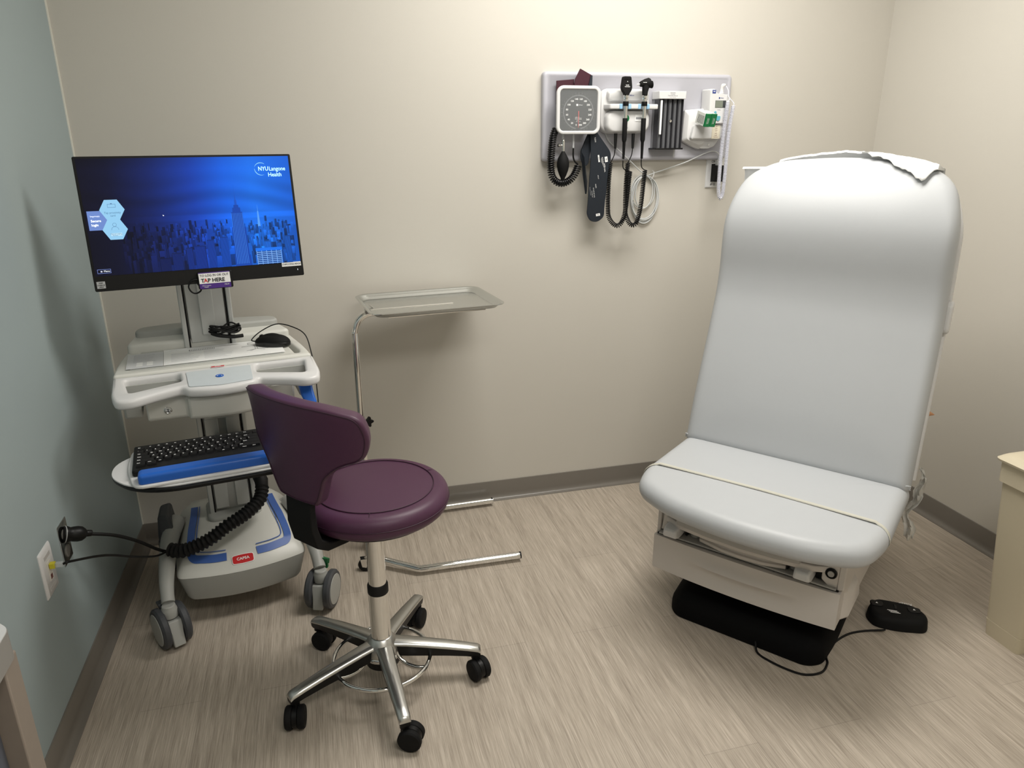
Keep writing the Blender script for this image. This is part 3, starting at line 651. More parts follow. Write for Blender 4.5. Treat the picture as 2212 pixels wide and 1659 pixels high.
stext('Imprivata', .022, .515, .0058, LETW, ax='LEFT'); stext('Secure', .022, .475, .0085, LETW, ax='LEFT', bold=.0002); stext('login', .022, .44, .0085, LETW, ax='LEFT', bold=.0002)
stext('Menu', .04, .040, .0065, LETW, ax='LEFT')
b = B(); b.box(.210, .264, -.0008, 0, .0285, .0405); P('asset_label', b, PAPER, mn, smooth=0, label='small white asset sticker'); text('lettering', 'CHPCCDNC4EX20', .0062, INK, mn, (.237, -.0011, .0345))
b = B(); b.box(-.264, -.244, -.0008, 0, .008, .026); P('processor_sticker', b, SILVERL, mn, smooth=0, label='small silver sticker'); text('lettering', 'intel', .0052, INK, mn, (-.254, -.0011, .0225)); text('lettering', 'CORE i5', .0048, INK, mn, (-.254, -.0011, .0165)); text('lettering', 'vPRO', .0045, INK, mn, (-.254, -.0011, .0115))
P('power_light', B().box(.2525, .2535, -.0006, 0, .016, .020), LETW, mn, smooth=0)
# badge reader hung on the bezel
rd = thing('badge_reader', 'tap-to-login badge reader with white and purple sign on the monitor bezel', 'card reader', (0.4052, -0.5153, 1.0589), rot=(-R(7.63), 0, R(11.63)))
b = B(); b.prism(rrect(-.020, .070, -.016, .031, .004, 3), -.014, -.0006, 'y'); P('reader_body', b, BLACK, rd, bevel=.001)
b = B(); b.box(-.017, .064, -.016, -.0143, -.0145, .0295); P('sign_card', b, PURPINK, rd, smooth=0, label='purple sign card')
b = B(); b.box(-.017, .064, -.0165, -.0158, -.001, .027); P('sign_panel', b, WHITEINK, rd, smooth=0, label='white sign panel')
text('lettering', 'TO LOG IN OR OUT', .0086, INK, rd, (.0235, -.0168, .0208), xs=.95)
me = [textmesh('T', .0138, ax='LEFT', bold=.0004)]; text('lettering', 'T', .0142, INK, rd, (-.012, -.0168, .0072), ax='LEFT', bold=.0004); text('lettering', 'A', .0142, REDINK, rd, (-.0048, -.0168, .0072), ax='LEFT', bold=.0004, label='red letter A'); text('lettering', 'P HERE', .0142, INK, rd, (.005, -.0168, .0072), ax='LEFT', bold=.0004)
text('lettering', 'NYU Langone', .004, WHITEINK, rd, (-.011, -.0163, -.0065), ax='LEFT'); text('lettering', 'Health', .004, WHITEINK, rd, (-.006, -.0163, -.0105), ax='LEFT'); text('lettering', 'MCIT', .0055, WHITEINK, rd, (.060, -.0163, -.0065), ax='RIGHT')
b = B(); b.tube(spline([(-.018, -.006, .012), (-.035, -.006, .010), (-.045, -.004, -.005), (-.04, -.002, -.02), (-.028, .0, -.026), (-.014, .01, -.018), (-.02, .02, 0.0)], 7), .0022, 7); P('reader_cable', b, BLACK, rd)

# ------------------------------------------------------------ stool
SC = (.790, -.962)
st = thing('rolling_stool', 'purple vinyl swivel stool with curved back, foot ring and chrome star base', 'stool', (SC[0], SC[1], 0))
circ = [(math.cos(2*PI*k/72), math.sin(2*PI*k/72)) for k in range(72)]
b = B(); b.pillow([(.187*x+.012, .187*y+.002) for x, y in circ], .533, .597, .028, .028, .006, nr=7, caps=6); seat = P('seat_cushion', b, PURPLE, st, smooth=70)
b = B()
for rr, zz in ((.149, .5992), (.1875, .565)): b.tube([(rr*x+.012, rr*y+.002, zz) for x, y in circ], .0014, 6, closed=True)
for a in (20, 140, 260): b.tube([((.149+.038*k/5)*math.cos(R(a))+.012, (.149+.038*k/5)*math.sin(R(a))+.002, [.5994, .5985, .5965, .592, .585, .566][k]) for k in range(6)], .0009, 5)
P('seam', b, THREAD, seat)
P('seat_plate', B().cyl((.012, .002, .524), (.012, .002, .535), .155, .16, 48), BLACK, st)
P('seat_mechanism', B().lathe([(.06, 0), (.065, .012), (.035, .03), (.03, .045)], (0, 0, .525), (0, 0, -1)), BLACK, st)
b = B(); b.cyl((0, 0, .28), (0, 0, .52), .0235, seg=40); P('gas_column', b, CHROME, st, smooth=60)
P('collar', B().lathe([(.0265, .283), (.028, .286), (.028, .307), (.0255, .312)], (0, 0, 0)), RUBBER, st, label='black rubber collar')
P('lower_column', B().lathe([(.027, .285), (.0268, .145), (.028, .143)], (0, 0, 0)), CHROME, st, smooth=60)
# star base: arms with a bright top and black underside
P('hub', B().lathe([(.045, .085), (.05, .10), (.048, .12), (.036, .136), (.030, .145), (.0275, .147)], (0, 0, 0)), POLISH, st, smooth=60)
P('hub_underside', B().lathe([(.046, .062), (.048, .094)], (0, 0, 0)), BLACK, st)
AR = [-84, -12, 60, 132, 204]
for i, a in enumerate(AR):
    ca, sa = math.cos(R(a)), math.sin(R(a))
    def T(r, s_, z): return (ca*r-sa*s_, sa*r+ca*s_, z)
    rs = [(.02, .024, .133, .034), (.07, .0215, .128, .034), (.12, .0200, .121, .030), (.18, .0185, .112, .025), (.235, .0165, .102, .021), (.264, .0160, .096, .020), (.272, .0145, .090, .012)]
    b = B(); rg = []
    for r_, hw, zt, th in rs: rg.append([T(r_, -hw, zt-.006), T(r_, -hw*.72, zt), T(r_, 0, zt+.0015), T(r_, hw*.72, zt), T(r_, hw, zt-.006), T(r_, hw, zt-.009), T(r_, -hw, zt-.009)])
    b.loft(rg); arm = P('base_arm', b, POLISH, st, smooth=60)
    b = B(); b.loft([[T(r_, -hw*.93, zt-.0085), T(r_, hw*.93, zt-.0085), T(r_, hw*.8, zt-.009-th), T(r_, -hw*.8, zt-.009-th)] for r_, hw, zt, th in rs]); P('arm_underside', b, BLACK, arm, bevel=.001)
    b = B(); b.cyl(T(.257, 0, .058), T(.257, 0, .088), .012, .011, 16); b2 = [67, 20, -30, 60, -8][i]
    cb_, sb_ = math.cos(R(b2)), math.sin(R(b2)); o = Vector(T(.257, 0, 0))+Vector((-sb_, cb_, 0))*-.016
    ax = Vector((cb_, sb_, 0)); b.tube([o+ax*-.006+Vector((0, 0, .032)), o+ax*.006+Vector((0, 0, .032))], .027, 28)
    cs = P('caster', b, BLACK, st)
    for s_ in (-1, 1):
        b = B(); b.lathe([(.012, 0), (.0285, 0), (.0305, .003), (.0305, .013), (.027, .017), (.025, .0165), (.02, .018), (.001, .0185)], o+ax*s_*.0075+Vector((0, 0, .0305)), ax*s_, 40); P('wheel', b, BLACKM, cs, smooth=40)
# foot ring
b = B(); b.tube([(.132*x-.002, .132*y-.012, .083) for x, y in circ], .0058, 12, closed=True); fr = P('foot_ring', b, CHROME, st, smooth=80)
b = B()
for a in (-35, 85, 205):
    ca, sa = math.cos(R(a)), math.sin(R(a)); b.tube(spline([(ca*.04, sa*.04, .115), (ca*.05, sa*.05-.004, .09), (ca*.075, sa*.075-.008, .075), (ca*.105, sa*.105-.011, .075), (ca*.130, sa*.130-.012, .082)], 6), .006, 8)
b.lathe([(.05, .085), (.052, .088), (.052, .098), (.047, .10)], (0, 0, 0)); P('ring_spoke', b, CHROME, fr, smooth=80)
# backrest
BA = R(219); tang = Vector((-math.sin(BA), math.cos(BA), 0)); outw = Vector((math.cos(BA), math.sin(BA), 0))
# local (t, s): t along the tangent, s height above the lower edge of the back
def back_map(t, s_, d):
    Rc = .32; z = .655+s_; a = t/Rc; dd = d-.022
    r = .22+.12*(z-.6)+dd-(Rc+dd)*(1-math.cos(a)); tt = (Rc+dd)*math.sin(a)
    p = outw*r + tang*tt; return (p.x, p.y, z)
half = [(.064, -.002, .012), (.075, .014, .01), (.087, .041, .03), (.102, .076, .03), (.146, .113, .03), (.205, .130, .03), (.222, .184, .05), (.208, .232, .05), (.13, .250, .1)]
bo = half+[(0, .258, .1)]+[(-x, y, r_) for x, y, r_ in reversed(half)]
bo = dens(roundpoly(bo, .04, 7), .012)
def bm_(x, y, z): return back_map(x, y, z)
b = B(); b.pillow(bo, -.026, .022, .018, .008, .0, bm_, nr=4, caps=10); bk = P('backrest', b, PURPLE, st, smooth=70)
bi = B(); nO = len(bo); Oc = Vector((0, .15)); pts = []
for x, y in bo:
    v_ = Vector((x, y)); q_ = Oc+(v_-Oc)*.958; pts.append(back_map(q_.x, q_.y, .0225))
bi.tube(pts, .0013, 6, closed=True); P('seam', bi, THREAD, bk)
# black back bracket
prof = [(.218, .15), (.2225, .113), (.226, .05), (.214, -.005), (.18, -.028), (.12, -.034), (.05, -.03)]
b = B(); rg = []
def brk(r_, z_, s_): p = outw*r_+tang*s_; return (p.x, p.y, .54+z_)
for k, (r_, z_) in enumerate(prof):
    r2, z2 = [(.200, .17), (.208, .09), (.206, .045), (.196, .010), (.17, -.010), (.12, -.016), (.05, -.014)][k]; hw = .043 if k < 4 else .04
    rg.append([brk(r_, z_, -hw), brk(r_, z_, hw), brk(r2, z2, hw), brk(r2, z2, -hw)])
b.loft(rg); P('back_bracket', b, BLACKM, st, bevel=.003)

# ------------------------------------------------------------ instrument stand and tray
sd = thing('instrument_stand', 'chrome wheeled stand holding the steel tray behind the stool', 'stand', (.81, -.27, 0))
b = B(); b.tube([(0, 0, .035), (0, 0, .50)], .0142, 20); P('outer_tube', b, CHROME, sd, smooth=60)
b = B(); b.lathe([(.0142, .485), (.0172, .487), (.0172, .512), (.0162, .515), (.0115, .517)], (0, 0, 0)); P('clamp_collar', b, CHROME, sd)
topx = [(0, 0, .49), (0, 0, .79), (.003, 0, .83), (.014, .001, .862), (.036, .003, .882), (.07, .007, .889), (.14, .014, .890), (.34, .034, .890)]
b = B(); b.tube(spline(topx, 8), .0115, 16); P('upper_rod', b, CHROME, sd, smooth=60)
b = B(); b.lathe([(.001, 0), (.006, 0)]+[(.018, .006), (.018, .016), (.01, .018), (.001, .018)], (.014, -.006, .50), (.9, .35, .1)); 
b2 = B()
lob = [((.0155+.004*math.cos(5*a))*math.cos(a), (.0155+.004*math.cos(5*a))*math.sin(a)) for a in [2*PI*k/50 for k in range(50)]]
axn = Vector((.35, -.94, 0)); mt = basis((.022, .012, .502), (.94, .35, 0), (0, 0, 1))
b.bm.free()
b2.loft([[mt @ Vector((x, y, z)) for x, y in lob] for z in (0, .012)]); b2.cyl((0, .01, .502), (.022, .014, .502), .005); P('clamp_knob', b2, BLACK, sd, bevel=.0015, label='black lobed clamp knob')
# tray support frame
b = B(); fr_ = [(.105, -.10, .894), (.43, -.068, .894), (.405, .145, .894), (.09, .115, .894)]
b.tube(fr_, .0032, 8, closed=True); b.cyl((.085, .0, .888), (.06, .05, .904), .0022); b.cyl((.04, .035, .885), (.04, .035, .912), .0022); b.tube([(.04, .035, .888), (.10, .10, .893)], .0026, 8); P('tray_frame', b, CHROME, sd)
# base legs
b = B()
b.tube([(.0, .0, .03), (.0, -.12, .03), (.045, -.135, .028), (.147, -.205, .022), (.155, -.208, .022), (.51, -.215, .022)], .0125, 16)
b.tube([(.0, .0, .03), (.0, .10, .03), (.045, .13, .028), (.147, .205, .022), (.155, .208, .022), (.515, .214, .022)], .0125, 16)
P('base_leg', b, CHROME, sd, smooth=50)
for s_ in (-1, 1): P('end_cap', B().cyl((.508, s_*.2145, .022), (.514, s_*.2145, .022), .0128), RUBBER, sd)
for s_ in (-1, 1):
    b = B(); b.lathe([(.004, -.009), (.021, -.009), (.023, -.006), (.023, .006), (.021, .009), (.004, .009)], (-.03, s_*.13, .023), (.35, .94, 0), 28); wl = P('wheel', b, RUBBER, sd)
    b = B()
    for k in (-1, 1): b.loft([[(-.04, s_*.13-.012*k*.9, .02), (-.026, s_*.13-.012*k, .016), (-.012, s_*.13-.012*k, .05), (-.045, s_*.13-.012*k, .05)], [(-.04, s_*.13-.0105*k, .02), (-.026, s_*.13-.0105*k, .016), (-.012, s_*.13-.0105*k, .05), (-.045, s_*.13-.0105*k, .05)]])
    b.cyl((-.028, s_*.13, .048), (-.005, s_*.12, .04), .008); P('caster_fork', b, CHROME, sd)
tr = thing('instrument_tray', 'shallow rectangular stainless steel tray on top of the stand', 'tray', (1.068, -.222, .8982), R(5.7))
L_, W_ = .2285, .170
def tring(dx, z, r): return [(x, y, z) for x, y in rrect(-L_+dx, L_-dx, -W_+dx, W_-dx, r, 8)]
b = B(); b.loft([tring(.026, .0, .03), tring(.022, .001, .032), tring(.014, .011, .036), tring(.009, .0145, .04), tring(.003, .0165, .044), tring(0, .0155, .046), tring(0, .0135, .046), tring(.003, .0125, .044), tring(.010, .0125, .04), tring(.016, .009, .036), tring(.024, -.0005, .032), tring(.03, -.001, .03)], cap=False)
n_ = len(tring(0, 0, .03)); vs = tring(.026, 0, .03); b.faces(vs, [tuple(range(n_))]); vs = tring(.03, -.001, .03); b.faces(vs, [tuple(range(n_))])
P('tray_pan', b, STEEL, tr, smooth=50)

# ------------------------------------------------------------ exam table
et = thing('exam_table', 'white upholstered powered examination table with raised backrest on a black base', 'exam table', (1.86, -1.06, 0), R(-51.5))
b = B(); b.pillow(dens(roundpoly([(-.232, .0, .10), (-.20, -.035, .10), (.20, -.035, .10), (.237, .0, .10), (.245, .12, .05), (.235, .52, .12), (-.245, .52, .12), (-.245, .12, .05)], .1, 8), .03), 0, .075, .006, .045, .0); P('base_cover', b, mat('dull black base cover', (5, 5, 6), .85, spec=.2), et, label='black base cover', smooth=50)
b = B(); b.loft([[(x, y, z) for x, y in rrect(-.19+k, .19-k, .08+k, .46-k, .03, 4)] for z, k in ((.06, 0), (.09, .01), (.12, 0), (.17, .01))]); P('lift_bellows', b, BLACKM, et)
XD = -.017
# main shell
b = B(); b.box(XD-.262, XD+.262, .03, .76, .150, .400); P('body_shell', b, TGREY, et, bevel=.004, label='light grey inner body')
b = B()
b.loft([[(XD-.274, y, z) for y, z in ((-.015, .262), (-.01, .40), (.78, .40), (.78, .14), (.30, .14), (.02, .15), (.0, .262))], [(XD-.262, y, z) for y, z in ((-.015, .262), (-.01, .40), (.78, .40), (.78, .14), (.30, .14), (.02, .15), (.0, .262))]]); P('side_panel', b, TBODY, et, bevel=.003)
b = B()
b.loft([[(XD+.262, y, z) for y, z in ((-.018, .262), (-.012, .402), (.78, .402), (.78, .13), (.42, .13), (.06, .14), (.0, .262))], [(XD+.280, y, z) for y, z in ((-.014, .268), (-.010, .402), (.78, .402), (.78, .13), (.42, .13), (.09, .145), (.03, .262))]]); P('side_panel', b, TBODY, et, bevel=.003)
b = B(); b.loft([[(XD+.268, y, z) for y, z in ((.02, .145), (.03, .25), (.12, .27), (.20, .20), (.22, .145))], [(XD+.292, y, z) for y, z in ((.05, .150), (.07, .225), (.12, .235), (.17, .19), (.19, .150))]]); P('side_fin', b, TBODY, et, bevel=.004)
b = B(); b.loft([[(XD+.276, y, z) for y, z in ((.20, .24), (.26, .385), (.62, .385), (.56, .21), (.30, .20))], [(XD+.300, y, z) for y, z in ((.24, .27), (.28, .385), (.58, .385), (.53, .24), (.31, .23))]]); P('side_cover', b, TBODY, et, bevel=.006)
# lower front drawer
DR = B(); xs = [-.275+.55*k/16 for k in range(17)]
def fy(x, z): return -.03-.010*(1-(x/.275)**2)-(.010*math.exp(-((z-.212)/.012)**2) if abs(x) < .15 else 0)*max(0, 1-(x/.16)**2)
zs = [.148, .16, .175, .19, .20, .21, .22, .23, .245, .256, .262]
vs = []; fs = []
for z in zs:
    for x in xs:
        yy = fy(x, z) + (.009*max(0, 1-(x/.17)**2) if .165 < z < .206 else 0)
        vs.append((XD+x, yy, z-.0045*(1-(x/.275)**2)*(1 if z < .155 else 0)))
nx = len(xs)
for j in range(len(zs)-1):
    for i in range(nx-1): fs.append((j*nx+i, j*nx+i+1, (j+1)*nx+i+1, (j+1)*nx+i))
DR.faces(vs, fs); DR.box(XD-.275, XD+.275, -.012, .03, .150, .262)
k0 = [(XD+x, fy(x, .262), .262) for x in xs]; k1 = [(XD+x, -.012, .262) for x in xs]; DR.loft([k0, k1], closed=False)
k0 = [vs[i] for i in range(nx)]; k1 = [(XD+x, -.012, .150) for x in xs]; DR.loft([k0, k1], closed=False)
for sx in (0, nx-1): DR.loft([[vs[j*nx+sx] for j in range(len(zs))], [(XD+xs[sx], -.012, zs[j]) for j in range(len(zs))]], closed=False)
dw = P('front_drawer', DR, TBODY, et, smooth=40)
b = B(); b.box(XD-.268, XD+.268, -.022, .03, .2635, .2665); P('drawer_gap', b, BLACKM, et, smooth=0)
b = B(); b.box(XD-.262, XD+.262, -.026, .03, .2665, .272); P('shelf', b, TGREY, et, bevel=.002)
# recess: centre step drawer, rests
b = B(); b.loft([[(XD+x, y, z) for x, y in [(-.135, .03), (-.135, -.012-o), (-.06, -.03-o), (.0, -.034-o), (.06, -.03-o), (.122, -.012-o), (.122, .03)]] for z, o in ((.274, 0), (.286, .004), (.288, -.006), (.297, -.004), (.299, .003), (.308, .0))]); P('step_drawer', b, TBODY, et, bevel=.002)
for (xc, flip) in ((-.215, -1), (.175, 1)):
    b = B(); b.loft([[(XD+xc+x, y, z) for x, z in ((-.026*w1+ox, z0), (.026*w1+ox, z0), (.024*w2+ox, z1), (-.024*w2+ox, z1))] for y, w1, w2, z0, z1, ox in ((.03, 1, 1, .278, .316, 0), (-.036, 1.0, .95, .277, .312, 0), (-.056, .85, .8, .281, .308, 0))]); P('stirrup_knob', b, WHITE, et, bevel=.006, label='white stirrup knob')
b = B(); b.loft([[(XD+x, y, z) for x, z in ((-.262, .275), (-.252, .345), (-.24, .345), (-.238, .30), (-.225, .283))] for y in (.02, -.012)]); b.box(XD-.262, XD-.245, -.005, .03, .274, .35); P('knob_housing', b, TBODY, et, bevel=.004)
for xq in (XD+.140, XD-.158): P('recess_post', B().tube([(xq, .018, .274), (xq, .018, .35)], .017, 16), TGREY, et)
b = B(); b.box(XD+.203, XD+.217, -.004, .03, .276, .35).box(XD-.184, XD-.178, -.004, .03, .276, .34).box(XD+.124, XD+.128, -.010, .03, .276, .34); P('recess_slot', b, BLACKM, et, smooth=0)
b = B(); b.loft([[(XD+x, y, z) for x, z in ((.219, .345), (.262, .345), (.262, .262), (.245, .262), (.219, .285))] for y in (.02, -.016)]); P('switch_panel', b, TBODY, et, bevel=.003)
b = B(); b.lathe([(.0155, 0), (.0155, .005), (.013, .007), (.011, .004)], (XD+.243, -.016, .312), (0, -1, 0)); P('power_switch', b, BLACK, et, label='round black power switch')
P('switch_centre', B().cyl((XD+.243, -.018, .312), (XD+.243, -.024, .312), .0085), TGREY, et)
b = B(); ol = [(-.258, .02), (-.258, -.005), (-.20, -.034), (-.10, -.048), (0, -.053), (.10, -.048), (.20, -.034), (.246, -.010), (.246, .02)]
b.loft([[(XD+x, y, .309) for x, y in ol], [(XD+x, y*1.05, .312) for x, y in ol], [(XD+x, y*1.05, .326) for x, y in ol], [(XD+x, y, .328) for x, y in ol]]); P('upper_apron', b, TBODY, et, bevel=.002)
b = B(); ol = [(-.215, .0), (-.20, -.042), (-.10, -.060), (0, -.066), (.10, -.060), (.165, -.048), (.172, .0)]
b.loft([[(XD+x, y, .325) for x, y in ol], [(XD+x, y-.003, .334) for x, y in ol], [(XD+x, y, .362) for x, y in ol]]); P('footrest_front', b, TGREY, et, bevel=.003, label='grey pull-out footrest edge')
# seat cushion
so = [(-.345, .33, .03), (-.348, -.02, .1), (-.318, -.115, .1), (-.20, -.178, .15), (0, -.208, .2), (.20, -.195, .15), (.325, -.140, .1), (.350, -.03, .1), (.345, .33, .03)]
so = dens(roundpoly(so, .1, 10), .02)
def sm(x, y, z):
    return (x, y, z+ (0 if z < .42 else -.0))
b = B(); b.pillow(so, .409, .478, .032, .036, .006, sm, nr=8, caps=10); sc_ = P('seat_cushion', b, VINYL, et, smooth=75)
b = B()
edge = []
for k in range(121):
    t = -1+2*k/120; x = .354*t
    a = abs(t)
    if a < .88: z = .4832+.0035*(1-a); y = .014-.002*a
    else:
        q_ = (a-.88)/.12; ph = q_*PI/2*1.15; z = .4802-.037*(1-math.cos(ph)); x = math.copysign(.3115+.0385*math.sin(ph), t); y = .012-.022*q_
    edge.append((x, y, z))
b.loft([[Vector(e)+Vector((0, d, h)) for e in edge] for d, h in ((-.0065, -.001), (-.005, .0015), (.005, .0015), (.0065, -.001))], closed=False); P('seam_strip', b, mat('ivory seam strip', (196, 194, 182), .5), sc_)
# back cushion
PR = [(0, .300), (.10, .325), (.22, .362), (.35, .405), (.48, .444), (.56, .452), (.64, .447), (.71, .450), (.77, .472), (.84, .515), (.90, .560), (.95, .605)]
def py(s_):
    for (a, ya), (c_, yc) in zip(PR, PR[1:]):
        if s_ <= c_:
            t = (s_-a)/(c_-a); return ya+(yc-ya)*t
    return PR[-1][1]
PS = [(s_/100.0*.95, 0) for s_ in range(101)]
_ys = [py(s_[0]) for s_ in PS]
for _ in range(14): _ys = [_ys[0]]+[(_ys[i-1]+2*_ys[i]+_ys[i+1])/4 for i in range(1, 100)]+[_ys[-1]]
def pys(s_):
    k = max(0, min(99.999, s_/.95*100)); i = int(k); return _ys[i]+(_ys[i+1]-_ys[i])*(k-i)
ZB = .470
def backmap(x, y, z):
    # x across, y = height above hinge, z = depth in front of the shell (thickness outwards to viewer)
    s_ = y; t = (pys(s_+.01)-pys(s_-.01))/.02 if 0.01 < s_ < .94 else (pys(.94)-pys(.92))/.02 if s_ > .5 else .25
    nl = math.hypot(1, t)
    return (x, pys(s_) - z/nl, ZB + s_ + z*t/nl)
bo = [(-.345, -.015, .02), (-.338, .45, .2), (-.333, .74, .2), (-.300, .845, .12), (-.21, .893, .12), (0, .908, .3), (.21, .893, .12), (.300, .845, .12), (.333, .74, .2), (.338, .45, .2), (.345, -.015, .02)]
bo = dens(roundpoly(bo, .1, 10), .02)
def bmap2(x, y, z):
    return backmap(x, y, z-.0)
b = B()
# height-field style: dense interior so that the curved profile is followed
def grid_cushion(bb, outline, th, mp, rt=.032):
    n = 64; ys = [p[1] for p in outline]; y0, y1 = min(ys), max(ys)
    def span(y):
        xs_ = []
        for (xa, ya), (xb, yb) in zip(outline, outline[1:]+outline[:1]):
            if (ya-y)*(yb-y) <= 0 and ya != yb: xs_.append(xa+(xb-xa)*(y-ya)/(yb-ya))
        return (min(xs_), max(xs_)) if xs_ else (0, 0)
    rows = []; m_ = 40
    for j in range(n+1):
        q_ = j/n; y = y0+(y1-y0)*(.5-.5*math.cos(PI*q_)); y = min(max(y, y0+1e-4), y1-1e-4); xa, xb = span(y); rows.append([(xa+(xb-xa)*(.5-.5*math.cos(PI*i/m_)), y) for i in range(m_+1)])
    def dist(x, y):
        d = 1e9
        for (xa, ya), (xb, yb) in zip(outline, outline[1:]+outline[:1]):
            dx, dy = xb-xa, yb-ya; L2 = dx*dx+dy*dy
            if L2 < 1e-12: continue
            t = max(0, min(1, ((x-xa)*dx+(y-ya)*dy)/L2)); d = min(d, math.hypot(x-xa-t*dx, y-ya-t*dy))
        return d
    vs = []; fs = []; W2 = m_+1
    for sgn in (1, -1):
        for r_ in rows:
            for x, y in r_:
                d = min(dist(x, y), rt); h = math.sqrt(max(0, 1-(1-d/rt)**2)); vs.append(mp(x, y, (th/2)*h*sgn + th/2 + (.006*min(1, dist(x, y)/.16) if sgn > 0 else 0)))
    off = (n+1)*W2
    for j in range(n):
        for i in range(m_):
            a = j*W2+i; fs.append((a, a+1, a+1+W2, a+W2)); a += off; fs.append((a, a+W2, a+1+W2, a+1))
    bb.faces(vs, fs); bmesh.ops.remove_doubles(bb.bm, verts=bb.bm.verts[:], dist=.0004)
grid_cushion(b, bo, .075, lambda x, y, z: backmap(x, y, z-.045))
bc = P('back_cushion', b, VINYL, et, smooth=180)
b = B(); grid_cushion(b, [(x*1.006+.002, y*1.003) for x, y in bo], .022, lambda x, y, z: backmap(x, max(y, .02), z-.068), rt=.008); P('back_shell', b, WHITE, et, smooth=60, label='white plastic shell behind the back cushion')
b = B(); b.box(-.20, .20, .37, .41, .40, .62); b.box(-.12, .12, .42, .52, .40, .55); P('back_hinge', b, TBODY, et, bevel=.006)
b = B(); b.pillow(rrect(-.02, .02, -.047, .047, .019), 0, .017, .004, .008, 0, lambda x, y, z: (.333+z, .475+x+y*.12, .945+y)); P('side_knob', b, WHITE, et)
b = B()
for sx in (-1, 1):
    for k in range(3): b.tube(spline([(sx*.318, .285, .478+.003*k), (sx*.333, .283+.004*k, .484-.002*k), (sx*.346, .292, .482-.006*k)], 5), [.0012+.0016*math.sin(PI*j/10) for j in range(11)], 6)
P('vinyl_pucker', b, VINYL, bc)
b = B(); b.box(-.27, .27, .06, .74, .385, .41); P('seat_frame', b, TBODY, et, bevel=.006)
b = B(); b.lathe([(.013, 0), (.007, .012), (.001, .024)], (.328, .50, .642), (1, -.1, -.02), seg=8); b.box(.31, .336, .485, .515, .63, .655); P('hook', b, TAN, et, label='small tan pointed piece poking out behind the backrest')
b = B(); b.box(.28, .325, .48, .52, .62, .66); P('hook_bracket', b, TBODY, et, bevel=.004)

# paper sheet over the top, film at the side
tp = thing('paper_sheet', 'torn white crinkled paper sheet draped over the top of the backrest', 'paper', (1.86, -1.06, 0), R(-51.5))
random.seed(9)
nxp = 70; cols = []
def arch(x):   # top outline height of the cushion above hinge
    best = 0
    for (xa, ya), (xb, yb) in zip(bo, bo[1:]+bo[:1]):
        if (xa-x)*(xb-x) <= 0 and xa != xb: best = max(best, ya+(yb-ya)*(x-xa)/(xb-xa))
    return best
vs = []; nr_ = 11; jag = 0
for i in range(nxp+1):
    x = -.315+.57*i/nxp; a = ZB+arch(max(-.33, min(.33, x))); jag = .6*jag+random.uniform(-.004, .004)
    top = a+.010 + .012*math.exp(-((x+.02)/.12)**2) + .35*jag*(1 if -.16 < x < .10 else .2)
    if x < -.22: top = 1.352-.02*(x+.315)
    if x < -.22: top = 1.345
    front = 0.0
    if x > .03: front = min(1, (x-.03)/.20)
    if x > .215: front = max(0, 1-(x-.215)/.04)
    fl = .004+.075*front**1.2+ (jag*1.2 if front > .05 else 0)
    yb = .640; tz = (a-ZB); ybk = pys(min(.93, tz))+.045
    drop = .035*front
    col = [(x, ybk+.02, 1.12), (x, ybk+.02, 1.2), (x, ybk+.018+jag*.3, 1.27), (x, ybk+.012, top-.02), (x, ybk+.004, top-.002), (x, ybk-.008, top+.001)]
    for k in range(1, 6):
        q_ = k/5; sy = tz-.001-fl*q_*.85; p = backmap(x, min(sy, .9), .036+.006*(1-q_)+(.010*q_*front))
        if front <= .02: p = (x, ybk-.008-.0015*k, top-.001*k)
        col.append(p)
    cols.append(col)
b = B(); n2 = len(cols[0]); vs = [p for c_ in cols for p in c_]; fs = [(i*n2+k, (i+1)*n2+k, (i+1)*n2+k+1, i*n2+k+1) for i in range(nxp) for k in range(n2-1)]
b.faces(vs, fs); o = P('sheet', b, PAPER, tp, smooth=60); md = o.modifiers.new('thickness', 'SOLIDIFY'); md.thickness = .0006
fm = thing('plastic_film', 'crumpled translucent plastic film hanging behind the right side of the seat', 'plastic sheet', (1.86, -1.06, 0), R(-51.5))
vs = []; random.seed(5); nf = 26
for j in range(nf+1):
    q_ = j/nf; z = .50-.235*q_; xc = .352+.012*math.sin(q_*7)+.006*math.sin(q_*17); wd = [.006, .012, .018, .024, .026, .026, .022, .018, .018, .022, .026, .028, .026, .024][min(13, int(q_*13))]
    for i in range(7):
        t = i/6-.5; vs.append((xc+wd*t+random.uniform(-.0015, .0015), .40+.012*math.sin(t*9+q_*11)+random.uniform(-.002, .002)-.05*(1-q_)*0, z+random.uniform(-.003, .003)))
b = B(); b.faces(vs, [(j*7+i, j*7+i+1, (j+1)*7+i+1, (j+1)*7+i) for j in range(nf) for i in range(6)])
o = P('film', b, FILM, fm, smooth=30); md = o.modifiers.new('thickness', 'SOLIDIFY'); md.thickness = .0004

